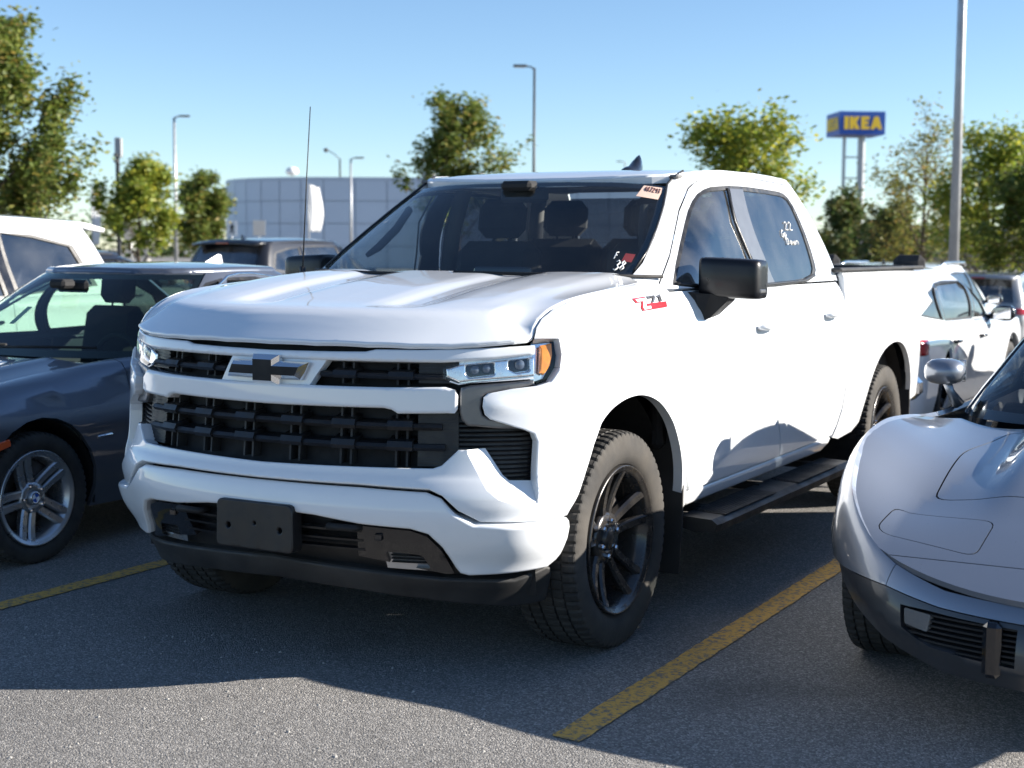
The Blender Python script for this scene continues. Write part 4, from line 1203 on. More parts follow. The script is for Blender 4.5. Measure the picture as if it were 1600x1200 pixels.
for sg in (1, -1):
    b = MB()
    vs_ = []
    prof = [(.955, .398), (1.10, .392), (1.128, .372), (1.118, .338), (1.02, .328), (.955, .345)]
    for y_ in (.66, .70, 2.58, 2.64):
        k = .93 if y_ in (.66, 2.64) else 1.0
        vs_ += [(sg * (1.03 + (a - 1.03) * k), y_, .365 + (c - .365) * k) for a, c in prof]
    b.add(vs_, [(i * 6 + j, i * 6 + (j + 1) % 6, (i + 1) * 6 + (j + 1) % 6, (i + 1) * 6 + j) for i in range(3) for j in range(6)] + [tuple(range(6)), tuple(18 + j for j in range(6))])
    for y_ in (.9, 1.6, 2.4): b.box((sg * .90, y_, .39), (.16, .06, .03))
    rb = b.build('running_board', 'dusty_plastic', truck)
    for y0, y1 in ((.80, 1.42), (1.78, 2.38)):
        b = MB()
        for i in range(9): b.box((sg * (.972 + i * .0155), (y0 + y1) / 2, .3985 - i * .0006), (.008, y1 - y0, .010))
        b.box((sg * 1.035, (y0 + y1) / 2, .3955), (.15, y1 - y0 + .03, .004)); b.build('step_pad', 'matte_black', rb)
    for yy in (.555, 4.30):
        b = MB(); pf = [(.72, .17), (.995, .17), (1.005, .36), (1.008, .55), (1.0, .72), (.95, .76), (.72, .70)]
        b.prism([(sg * a, c) for a, c in pf], yy, yy + .012, 'y')
        b.tube([(sg * .985, yy - .006, .33), (sg * .985, yy + .002, .33)], .009, 8); b.tube([(sg * .985, yy - .006, .56), (sg * .985, yy + .002, .56)], .009, 8)
        b.build('mud_flap', 'dusty_plastic', truck)
    # door mirrors
    b = MB()
    sec = [(.972, .0), (.976, .75), (.99, .95), (1.05, 1.0), (1.14, 1.0), (1.185, .97), (1.210, .86), (1.223, .62), (1.226, .0)]
    rows = []
    for x_, k in sec:
        hz = .084 * (.72 + .28 * k ** .6) if k > 0 else .055; hy = .075 * (.35 + .65 * k ** .7); ring = []
        for j in range(24):
            a = 2 * PI * j / 24; ca, sa = math.cos(a), math.sin(a)
            e_ = .38
            ring.append((sg * x_, .845 + hy * math.copysign(abs(ca) ** e_, ca) + .03 * (x_ - 1.05) / .25, 1.388 + hz * math.copysign(abs(sa) ** e_, sa) - .004 * (x_ - 1.1) / .1))
        rows.append(ring)
    vs_ = [q for rw in rows for q in rw]; nn = len(rows)
    b.add(vs_, [(i * 24 + j, i * 24 + (j + 1) % 24, (i + 1) * 24 + (j + 1) % 24, (i + 1) * 24 + j) for i in range(nn - 1) for j in range(24)], True)
    b.add(rows[0], [tuple(range(24))]); b.add(rows[-1], [tuple(range(24))[::-1]], False)
    mr_ = b.build('door_mirror', 'mirror_black', truck)
    b = MB()
    def hull_rows(R_):
        n_ = len(R_[0]); V_ = [q for rw in R_ for q in rw]
        b.add(V_, [(i * n_ + j, i * n_ + (j + 1) % n_, (i + 1) * n_ + (j + 1) % n_, (i + 1) * n_ + j) for i in range(len(R_) - 1) for j in range(n_)] + [tuple(range(n_)), tuple((len(R_) - 1) * n_ + j for j in range(n_))], False)
    hull_rows([[(sg * x_, y_, z_) for x_, y_, z_ in rw] for rw in (
        [(.940, .70, 1.335), (.940, .95, 1.335), (.950, .91, 1.215), (.950, .76, 1.195)],
        [(.985, .72, 1.325), (.985, .93, 1.325), (.985, .90, 1.215), (.985, .76, 1.200)],
        [(1.030, .77, 1.322), (1.030, .91, 1.322), (1.025, .89, 1.232), (1.025, .78, 1.222)],
        [(1.100, .80, 1.312), (1.100, .90, 1.312), (1.090, .89, 1.292), (1.090, .80, 1.290)])])
    b.build('mirror_arm', 'black_plastic', mr_)
    b = MB(); b.box((sg * 1.095, .935, 1.388), (.20, .006, .125), bev=.003); b.build('mirror_glass', 'chrome', mr_)
    b = MB(); b.box((sg * 1.205, .86, 1.335), (.048, .10, .050), bev=.020); b.build('side_signal', 'graphite', mr_)
# --- cabin
def seat(parent, x, y, z, w=.50, headrest=True, name='front_seat'):
    b = MB(); b.box((x, y, z), (w, .50, .16), bev=.06)
    b.box((x, y + .30, z + .36), (w * .96, .15, .66), Matrix.Rotation(R(-12), 3, 'X'), bev=.06)
    st = b.build(name, 'seat_cloth', parent)
    if headrest:
        b = MB(); b.box((x, y + .385, z + .80), (.27, .11, .20), Matrix.Rotation(R(-8), 3, 'X'), bev=.045)
        for k in (-.05, .05): b.tube([(x + k, y + .375, z + .60), (x + k, y + .385, z + .72)], .007, 6)
        b.build('headrest', 'seat_cloth', st)
    return st
seat(truck, .43, 1.20, .86); seat(truck, -.43, 1.20, .86)
for x_ in (-.5, 0, .5): seat(truck, x_, 2.05, .88, .52, name='rear_seat')
b = MB(); b.box((0, .62, 1.13), (1.62, .62, .38), bev=.08); b.box((0, .50, 1.30), (1.66, .55, .10), bev=.04); b.box((0, 1.1, .85), (.30, .9, .34), bev=.05); b.build('dashboard', 'interior_black', truck)
b = MB(); b.box((0, .815, 1.335), (.30, .03, .18), Matrix.Rotation(R(-10), 3, 'X'), bev=.01); b.build('touch_screen', 'gloss_black', truck)
b = MB(); ring = [Vector((.43 + .185 * math.cos(a), .99, 1.20 + .185 * math.sin(a))) for a in [2 * PI * i / 28 for i in range(29)]]
rm = Matrix.Rotation(R(-22), 4, 'X'); ctr = Vector((.43, .99, 1.20))
ring = [rm @ (p_ - ctr) + ctr for p_ in ring]
b.tube(ring, .016, 8, caps=False); b.tube([ctr + Vector((-.17, 0, 0)), ctr + Vector((.17, 0, 0))], .018, 8); b.tube([ctr, ctr + rm @ Vector((0, 0, -.17))], .018, 8); b.box(ctr, (.16, .06, .12), bev=.03); b.tube([ctr, (.43, .75, 1.12)], .04, 8)
b.build('steering_wheel', 'interior_black', truck)
b = MB()
for sg in (-1, 1):
    b.box((sg * .90, 1.65, 1.0), (.06, 2.3, .62), bev=.02)
b.box((0, 2.62, 1.0), (1.7, .10, .75)); b.box((0, 1.7, .68), (1.75, 2.2, .06)); b.build('door_cards', 'interior_black', truck)
b = MB(); b.box((0, 1.86, 1.835), (1.38, 1.30, .02), bev=.008); b.build('headliner', 'headliner', truck)
b = MB(); b.box((0, 1.03, 1.755), (.25, .035, .07), bev=.016); b.tube([(0, 1.02, 1.79), (0, 1.0, 1.81)], .015, 8); b.box((0, .985, 1.795), (.16, .10, .045), bev=.015); b.build('rear_view_mirror', 'interior_black', truck)
for sg in (-1, 1):
    b = MB(); b.tube([(sg * .66, 1.06, 1.70), (sg * .62, 1.00, 1.69), (sg * .645, .93, 1.60), (sg * .69, .84, 1.51), (sg * .745, .82, 1.47)], [.012, .020, .021, .020, .012], 8); b.build('grab_handle', 'interior_black', truck)
    b = MB(); b.box((sg * .36, 1.20, 1.800), (.38, .16, .018), Matrix.Rotation(R(8), 3, 'X'), bev=.007); b.build('sun_visor', 'headliner', truck)
    for pp in ([(sg * .70, 1.66, 1.83), (sg * .80, 1.70, 1.6), (sg * .87, 1.74, 1.25)], [(sg * .68, 2.46, 1.83), (sg * .77, 2.58, 1.6), (sg * .84, 2.68, 1.25)]):
        b = MB(); b.tube(pp, .045, 8); b.build('inner_pillar', 'headliner', truck)
# --- stickers, markings, badges
def on_ws(t_, z_, o=.001):
    p0 = Vector(TG(t_, z_)); tu = Vector(TG(t_ + .01, z_)) - Vector(TG(t_ - .01, z_)); tv = Vector(TG(t_, z_ + .01)) - Vector(TG(t_, z_ - .01))
    return p0 + tu.cross(tv).normalized() * (o - .006)
stq = [(.512, 1.796), (.592, 1.784), (.588, 1.730), (.500, 1.746)]
sticker = panel('lot_sticker', stq, TG, 'sticker_buff', truck, sp=.04, off=-.004, lip=.001, scale=(1.2, 1))
def strokes(lines, fn, rad, name, material, parent):
    b = MB()
    for L in lines: b.tube([fn(*q) for q in L], rad, 5)
    return b.build(name, material, parent)
DIG = {'4': [[(.7, 0), (.7, 1), (0, .35), (1, .35)]], '8': [[(.5, .52), (.1, .75), (.5, 1), (.9, .75), (.5, .52), (.05, .25), (.5, 0), (.95, .25), (.5, .52)]], '7': [[(0, 1), (1, 1), (.35, 0)]], '2': [[(.05, .8), (.5, 1), (.95, .75), (.05, 0), (1, 0)]], '9': [[(.95, .7), (.5, 1), (.1, .72), (.5, .5), (.95, .7), (.8, 0)]], '3': [[(.05, .9), (.5, 1), (.9, .78), (.45, .53), (.95, .28), (.5, 0), (.05, .12)]], '0': [[(.5, 0), (.1, .5), (.5, 1), (.9, .5), (.5, 0)]],
       'F': [[(0, 0), (.05, 1), (.8, 1)], [(0, .55), (.6, .55)]], 'D': [[(0, 0), (0, 1), (.6, .9), (.9, .5), (.6, .1), (0, 0)]], 'o': [[(.5, 0), (.1, .3), (.5, .6), (.9, .3), (.5, 0)]], 'w': [[(0, .6), (.25, 0), (.5, .45), (.75, 0), (1, .6)]], 'n': [[(.05, .6), (.05, 0)], [(.05, .45), (.5, .6), (.9, .4), (.9, 0)]], 'G': [[(.9, .85), (.5, 1), (.1, .6), (.15, .15), (.6, 0), (.9, .2), (.9, .45), (.55, .45)]], 'p': [[(.05, -.4), (.05, .6), (.6, .6), (.85, .35), (.5, .05), (.05, .1)]], 'B': [[(0, 0), (0, 1), (.7, .9), (.7, .6), (0, .5), (.85, .35), (.7, .05), (0, 0)]]}
def write(txt, u0, v0, w, h, gap, fn, rad, name, material, parent, slope=0.0):
    L = []; uu = u0
    for ch in txt:
        for st in DIG.get(ch, []): L.append([(uu + a * w, v0 + c * h + slope * (uu + a * w - u0)) for a, c in st])
        uu += w + gap
    return strokes(L, fn, rad, name, material, parent)
write('487293', .5220, 1.770, .0078, .020, .0030, lambda a, c: on_ws(a, c, .0035), .0018, 'sticker_number', 'sticker_ink', sticker, slope=-.20)
write('38', .540, 1.424, .014, .040, .004, lambda a, c: on_ws(a, c), .0028, 'chalk_mark', 'white_mark', truck)
write('F', .526, 1.472, .010, .026, .004, lambda a, c: on_ws(a, c), .0022, 'chalk_mark', 'white_mark', truck)
panel('permit_card', [(.555, 1.500), (.590, 1.495), (.588, 1.462), (.553, 1.468)], TG, 'red_card', truck, sp=.05, off=-.012, lip=0, scale=(1.2, 1))
def on_side(t_, z_): p_ = TG(t_, z_); return (p_[0] - .004, p_[1], p_[2])
write('22', 1.640, 1.610, .030, .040, .018, on_side, .0026, 'chalk_mark', 'white_mark', rdL)
write('Gp', 1.585, 1.572, .022, .036, .008, on_side, .0022, 'chalk_mark', 'white_mark', rdL)
write('Down', 1.625, 1.535, .022, .034, .010, on_side, .0022, 'chalk_mark', 'white_mark', rdL)
# z71 badge on the wing
def on_fd(a, c, o=.003):
    p_ = Vector(t_fender(1.688 + a, c)); return Vector((p_.x + o, p_.y, p_.z))
def slab(poly, o0, o1, name, material, parent):
    b = MB(); n = len(poly)
    vs_ = [on_fd(a, c, o0) for a, c in poly] + [on_fd(a, c, o1) for a, c in poly]
    tr_ = delaunay_2d_cdt([Vector(q) for q in poly], [(i, (i + 1) % n) for i in range(n)], [], 1, 1e-7)
    om = [q[0] for q in tr_[3]]
    b.add(vs_, [(i, (i + 1) % n, (i + 1) % n + n, i + n) for i in range(n)] + [tuple(om[i] + n for i in f) for f in tr_[2]])
    return b.build(name, material, parent)
zo = [(.0, 1.322), (.115, 1.326), (.108, 1.310), (.098, 1.296), (.285, 1.300), (.278, 1.278), (.040, 1.270), (.034, 1.284), (.062, 1.304), (.006, 1.302)]
zl = [(.012, 1.317), (.102, 1.320), (.095, 1.309), (.075, 1.285), (.118, 1.287), (.114, 1.277), (.048, 1.275), (.045, 1.283), (.072, 1.308), (.016, 1.307)]
bd = slab(zo, .001, .005, 'trim_badge', 'badge_red', truck)
slab(zl, .005, .0075, 'badge_letter', 'badge_white', bd)
s7 = [(.130, 1.326), (.205, 1.329), (.198, 1.318), (.165, 1.299), (.146, 1.299), (.178, 1.317), (.134, 1.315)]
slab(s7, .001, .006, 'badge_letter', 'graphite', bd)
slab([(.150, 1.323), (.192, 1.3245), (.188, 1.320), (.150, 1.318)], .006, .0075, 'badge_letter', 'matte_black', bd)
slab([(.215, 1.322), (.262, 1.331), (.246, 1.301), (.222, 1.301), (.232, 1.318)], .001, .006, 'badge_letter', 'graphite', bd)
slab([(.240, 1.322), (.252, 1.324), (.240, 1.304), (.232, 1.304)], .006, .0075, 'badge_letter', 'matte_black', bd)
# ================================================================ the other vehicles (front axle at local y = 0, nose towards -y)
class Car:
    def __init__(s, root, c):
        s.root = root; s.c = c
        s.P = Plan(c['W'], c['yf'], c['Df'], c['nf'], c['yr'], c['Dr'], c['nr'])
        s.os = Curve(c['os']); s.top = Curve(c['top']); s.rk = Curve(c['rollk']); s.rh = c.get('rollh', .10)
        s.of = Curve(c['of']) if 'of' in c else None
        s.G = House(*c['house'])
    def side(s, a, v):
        x, y, nx, ny = s.P.at(a)
        top = s.top(y); k = s.rk(y); h = s.rh; zr_ = top - h; rm = s.c.get('rollmax', 1.0)
        z = min(v, zr_); o = s.os(z)
        fl = s.c.get('flare', .015)
        for ya in (0, s.c['wb']): o += fl * gauss(y, ya, .42) * sstep(.25, .5, z) * (1 - sstep(.6, .85, z))
        if s.of:
            w = sstep(s.c['sb'][0], s.c['sb'][1], abs(a)); o = s.of(z) * (1 - w) + o * w
        if v > zr_:
            th = min(1.3, (v - zr_) / (h * 1.25)) * PI / 2 * rm
            o -= k * (1 - math.cos(th)) / (1 - math.cos(PI / 2 * rm)); z = zr_ + h * math.sin(th) / math.sin(PI / 2 * rm)
        return (x + nx * o, y + ny * o, z)
    def vtop(s, y): return s.top(y) - s.rh + s.rh * 1.25
    def arch(s, ya, ra, zc, zb, n=14, f=1.06):
        """points over a wheel from rear to front (s, z)"""
        out = []; s0 = s.P.s_at_y(ya); a0 = math.asin(max(-.95, min(.95, (zb - zc) / (ra * f))))
        for i in range(n + 1):
            a = a0 + (PI - 2 * a0) * i / n
            out.append((s0 + ra * math.cos(a), zc + ra * f * math.sin(a)))
        return out
    def body(s, cuts, names, paint, s_front, s_rear, zb, zc, ra, sp=.06, zf=None):
        """wings, doors and quarters between the cuts (y values)"""
        P = s.P; wb = s.c['wb']
        S = [s_front] + [P.s_at_y(y) for y in cuts] + [s_rear]
        out = []
        for i, nm in enumerate(names):
            a, b_ = S[i] + (.003 if i else 0), S[i + 1] - .003
            n = max(3, int((b_ - a) / .08)); tp = [(a + (b_ - a) * j / n, s.vtop(P.at(a + (b_ - a) * j / n)[1])) for j in range(n + 1)]
            bot = [(b_, zb)]
            for ya in (wb, 0):
                sa = P.s_at_y(ya)
                if a < sa - ra * .5 and b_ > sa + ra * .5 or (a < sa < b_):
                    bot += [q for q in s.arch(ya, ra, zc, zb) if a < q[0] < b_ and not (zf and q[0] < sa and q[1] < zf)]
            # an arch cut by a door gap
            for ya in (wb, 0):
                sa = P.s_at_y(ya)
                if not (a < sa < b_) and abs(sa - a) < ra and sa < a: pass
            if zf and i == 0: bot += [(P.s_at_y(0) - ra * .97, zf), (a, zf + .0)]
            else: bot.append((a, zb))
            out.append(panel2(nm, tp + bot, s.side, paint, s.root, sp=sp, lip=.02))
        return out
    def glass(s, tw, tr, z0, ztop, wins, paint, mats, trim='black_plastic', rear=True, sp=.06):
        G = s.G
        cv = lambda L: [(G.t_at(y, z), z) for y, z in L]
        zt = ztop if callable(ztop) else (lambda t: ztop)
        W_ = [cv(w) for w in wins]
        n = 10
        out = [(tw[0] + (tw[1] - tw[0]) * i / 4, z0 + (zt(tw[1]) - z0) * i / 4) for i in range(5)]
        out += [(tw[1] + (tr[1] - tw[1]) * i / n, zt(tw[1] + (tr[1] - tw[1]) * i / n)) for i in range(1, n + 1)]
        out += [(tr[1] + (tr[0] - tr[1]) * i / 4, zt(tr[1]) + (z0 - zt(tr[1])) * i / 4) for i in range(1, 5)]
        panel2('pillars', out, G, paint, s.root, holes=W_, sp=sp * .6, scale=(.9, 1), lip=.02)
        for i, w in enumerate(W_):
            panel2('side_window', w, G, mats[1] if i == 0 else mats[2], s.root, sp=sp, off=-.008, scale=(.9, 1), lip=0)
            panel2('window_seal', grow(w, .008), G, trim, s.root, holes=[grow(w, -.014)], sp=sp * .4, off=.001, scale=(.9, 1), lip=.008)
        wsx = [(0, zt(0) - .004)] + [(tw[1] * k - (.006 if k == 1 else 0), zt(tw[1] * k) - .004) for k in (.35, .7, 1)] + [(tw[1] + (tw[0] - tw[1]) * k - .006, zt(tw[1]) + (z0 - zt(tw[1])) * k) for k in (.33, .66, 1)] + [(tw[0] * .5, z0), (0, z0)]
        panel('windscreen', sym(wsx), G, mats[0], s.root, sp=sp, off=-.006, scale=(1.2, 1), lip=0)
        inn = [(a * .955, zt(0) - .03 if c > z0 + .2 and i < 4 else max(c, z0 + .035)) for i, (a, c) in enumerate(wsx)]
        inn[0] = (0, inn[0][1]); inn[-1] = (0, inn[-1][1])
        panel('windscreen_border', sym(wsx), G, 'gloss_black', s.root, holes=[sym(inn)], sp=sp * .6, off=-.0085, scale=(1.2, 1), lip=0)
        if rear:
            rw = [(tr[1] + .006, zt(tr[1]) - .01), (2.999, zt(3) - .01), (2.999, z0 + .0), (tr[0] + .006, z0)]
            panel2('rear_window', rw, G, mats[2], s.root, sp=sp, off=-.006, lip=0)
    def roof(s, ztop, fn, paint, rnd=.03, off=.012, name='roof'):
        zt = ztop if callable(ztop) else (lambda t: ztop)
        L = [s.G(t, zt(t)) for t in (0, .2, .4, .6, .75, .9, 1.0, 1.3, 1.6, 2.0, 2.2, 2.5, 2.8, 3.0)]
        h = [(p_[0], p_[1]) for p_ in L]; h[0] = (0, h[0][1]); h[-1] = (0, h[-1][1])
        return panel(name, sym(h), fn, paint, s.root, sp=.06, rnd=rnd, lip=.03, off=off)
    def cabin(s, y1, y2, z, x=.37, rear=True):
        for xx in (-x, x): seat(s.root, xx, y1, z, .48)
        if rear: seat(s.root, 0, y2, z + .02, 1.2, headrest=False, name='rear_bench')
        b = MB(); b.box((0, y1 - .62, z + .28), (s.c['W'] * 1.7, .45, .26), bev=.06); b.build('dashboard', 'interior_black', s.root)
        w_ = s.c['wb']; b = MB(); b.box((0, w_ / 2, .33), (s.c['W'] * 1.7, w_ - .86, .20)); b.box((0, w_ / 2, .36), (.96, w_ + 1.0, .24)); b.build('underbody', 'matte_black', s.root)

# ---------------------------------------------------------------- grey-blue sedan on the left
mat('marker_orange', (.62, .10, .03), .25, coat=.5, var=.1)
sedan = thing('sedan', 'dark grey-blue sedan with silver alloy wheels parked left of the pickup', 'car', (-2.90, -.07, 0))
cfg = dict(W=.890, yf=-.78, Df=.50, nf=2.5, yr=3.72, Dr=.45, nr=2.6, wb=2.76,
           os=[(.18, -.06), (.26, -.03), (.36, .0), (.48, .012), (.58, .010), (.66, .016), (.70, .014), (.76, -.002), (.85, -.030), (.95, -.06)],
           top=[(-.8, .72), (-.5, .795), (-.2, .850), (.2, .898), (.6, .935), (.9, .945), (1.5, .955), (2.6, .985), (3.3, .99), (3.7, .95)],
           rollk=[(-.8, .16), (0, .15), (.6, .10), (.9, .03), (2.6, .03), (3.3, .08)], rollh=.10,
           house=(Curve([(.88, .850), (.95, .835), (1.1, .765), (1.25, .685), (1.36, .605), (1.45, .53)]), Curve([(.85, .42), (.95, .58), (1.15, .88), (1.36, 1.22), (1.45, 1.40)]), Curve([(.85, 3.32), (.95, 3.18), (1.15, 2.88), (1.36, 2.45), (1.45, 2.25)]), .50, 2.7, .45, 2.6))
C1 = Car(sedan, cfg)
GB = 'grey_blue_paint'
C1.body([.62, 1.72, 2.62], ['fender', 'front_door', 'rear_door', 'quarter_panel'], GB, .86, 5.05, .22, .315, .365)
hz1 = Curve([(-.8, .735), (-.6, .79), (-.3, .850), (0, .893), (.3, .928), (.7, .962)])
def hood1(x, y): return (x, y, hz1(y) - .045 * (abs(x) / .72) ** 2.4 + .012 * gauss(abs(x), .46, .07) * sstep(-.7, -.2, y) - .006 * (1 - sstep(.36, .46, abs(x))))
panel('hood', sym([(0, -.755), (.35, -.72), (.60, -.63), (.705, -.50), (.735, -.2), (.748, .2), (.765, .50), (.755, .60), (.5, .50), (.25, .46), (0, .45)]), hood1, GB, sedan, sp=.05, rnd=.02, lip=.02)
panel('front_bumper', sym([(0, .74), (.4, .74), (.853, .76), (.853, .22), (0, .20)]), C1.side, GB, sedan, sp=.06, lip=.02)
for sg in (1, -1):
    mk = dict(mirror=-1) if sg < 0 else {}
    panel('side_marker', fillet([(1.13, .600), (1.235, .622), (1.245, .588), (1.14, .562)], .008), C1.side, 'marker_orange', sedan, sp=.02, off=.006, rnd=.004, lip=.006, **mk)
    panel('headlamp', [(.45, .70), (.70, .72), (.90, .745), (1.0, .76), (.98, .69), (.80, .63), (.5, .61)], C1.side, 'lamp_chrome', sedan, sp=.04, off=.008, rnd=.01, lip=.01, **mk)
    panel('tail_lamp', [(5.10, .90), (5.45, .90), (5.45, .74), (5.10, .76)], C1.side, 'red_lens', sedan, sp=.05, off=.006, rnd=.01, lip=.01, **mk)
    panel('kidney_grille', [(.02, .70), (.19, .71), (.20, .62), (.04, .60)], C1.side, 'matte_black', sedan, sp=.04, off=.006, lip=.006, **mk)
    b = MB()
    sec = [(.90, .3), (.93, .85), (.98, 1.0), (1.04, .95), (1.075, .55)]
    rows = [[(sg * x_, .83 + .075 * k * math.copysign(abs(math.cos(a)) ** .6, math.cos(a)), 1.0 + .062 * k * math.copysign(abs(math.sin(a)) ** .6, math.sin(a))) for a in [2 * PI * j / 16 for j in range(16)]] for x_, k in sec]
    b.add([q for rw in rows for q in rw], [(i * 16 + j, i * 16 + (j + 1) % 16, (i + 1) * 16 + (j + 1) % 16, (i + 1) * 16 + j) for i in range(4) for j in range(16)] + [tuple(range(16)), tuple(64 + j for j in range(16))], True)
    b.tube([(sg * .80, .84, .965), (sg * .95, .83, .975)], .025, 6); b.build('door_mirror', GB, sedan)
    b = MB(); b.tube([C1.side(C1.P.s_at_y(.36), .57), C1.side(C1.P.s_at_y(.46), .575)], .008, 5); o = b.build('trim_badge', 'chrome', sedan)
    if sg < 0: o.scale = (-1, 1, 1)
panel('rear_bumper', [(5.056, .94), (5.056, .24), (C1.P.len - .001, .24), (C1.P.len - .001, .96)], C1.side, GB, sedan, sp=.08, lip=.02); panel('rear_bumper', [(5.056, .94), (5.056, .24), (C1.P.len - .001, .24), (C1.P.len - .001, .96)], C1.side, GB, sedan, sp=.08, lip=.02, mirror=-1)
panel('boot_lid', sym([(0, 3.05), (.5, 3.00), (.70, 2.9), (.72, 3.2), (.66, 3.50), (.4, 3.66), (0, 3.70)]), lambda x, y: (x, y, 1.0 - .03 * (x / .7) ** 2 - .02 * max(0, y - 3.2)), GB, sedan, sp=.08, rnd=.02, lip=.02)
wins = [[(.98, .975), (1.12, 1.08), (1.32, 1.225), (1.48, 1.30), (1.62, 1.325), (1.62, .982)], [(1.68, .982), (1.68, 1.328), (1.95, 1.328), (2.22, 1.29), (2.50, 1.19), (2.62, 1.09), (2.60, 1.0)]]
C1.glass((.86, .84), (2.25, 2.22), .935, 1.362, wins, GB, ('green_glass', 'green_glass', 'green_glass'))
rz1 = Curve([(1.2, 1.375), (1.5, 1.40), (1.9, 1.408), (2.3, 1.395), (2.6, 1.36)])
C1.roof(1.362, lambda x, y: (x, y, rz1(y) - .028 * (abs(x) / .6) ** 2.2), GB, rnd=.03, off=.012)
for sg in (1, -1):
    b = MB(); b.tube([C1.G(t_, z_) for t_, z_ in ((.87, .99), (.90, 1.10), (.93, 1.20), (.97, 1.29), (1.02, 1.34), (1.3, 1.355), (1.7, 1.355), (2.05, 1.33))], .008, 6)
    o = b.build('window_trim', 'chrome', sedan)
    if sg < 0: o.scale = (-1, 1, 1)
b = MB(); b.add([(0, 2.18, 1.40), (.022, 2.36, 1.40), (-.022, 2.36, 1.40), (0, 2.34, 1.465), (0, 2.37, 1.46)], [(0, 1, 3), (0, 3, 2), (1, 4, 3), (2, 3, 4), (1, 2, 4)]); b.build('roof_antenna', 'badge_white', sedan)
C1.cabin(1.45, 2.35, .46)
b = MB(); b.box((0, 1.10, 1.285), (.24, .035, .07), bev=.016); b.box((0, 1.02, 1.30), (.12, .10, .05), bev=.015); b.build('rear_view_mirror', 'interior_black', sedan)
b = MB(); ring = [Vector((.37 + .18 * math.cos(a), 1.06, .84 + .18 * math.sin(a))) for a in [2 * PI * i / 24 for i in range(25)]]; b.tube(ring, .016, 8, caps=False); b.box((.37, 1.05, .84), (.16, .05, .12), bev=.02); b.tube([(.2, 1.06, .84), (.54, 1.06, .84)], .016, 6); b.build('steering_wheel', 'interior_black', sedan)
b = MB()
for x0, x1 in ((-.55, .05), (.0, .62)): b.tube([(x0, .50 + .12 * abs(x0), .975), ((x0 + x1) / 2, .53, .985), (x1, .56 + .15 * abs(x1), .985)], .008, 6)
b.build('wiper', 'matte_black', sedan)
panel('window_tag', fillet([(-.20, 1.17), (-.155, 1.17), (-.155, 1.08), (-.20, 1.08)], .006), lambda a, c: (a, C1.G(a / .8, c)[1] + .03, c), 'white_mark', sedan, sp=.05, lip=.001)
sw_ = make_wheel_meshes(.317, .225, .222, .030, ('wheel_silver', 'rubber'), lugs=5, lug_r=.060, hub=.078, sw=.030, twin=.20, blocks=60, badge=True)
for x_, y_, sg in ((.772, 0, 1), (-.772, 0, -1), (.772, 2.76, 1), (-.772, 2.76, -1)): put_wheel(sedan, sw_, x_, y_, .314, sg, .35)
liner(0, sedan, rad=.375, xo=.87, xi=.52, zc=.315); liner(2.76, sedan, rad=.375, xo=.87, xi=.52, zc=.315)

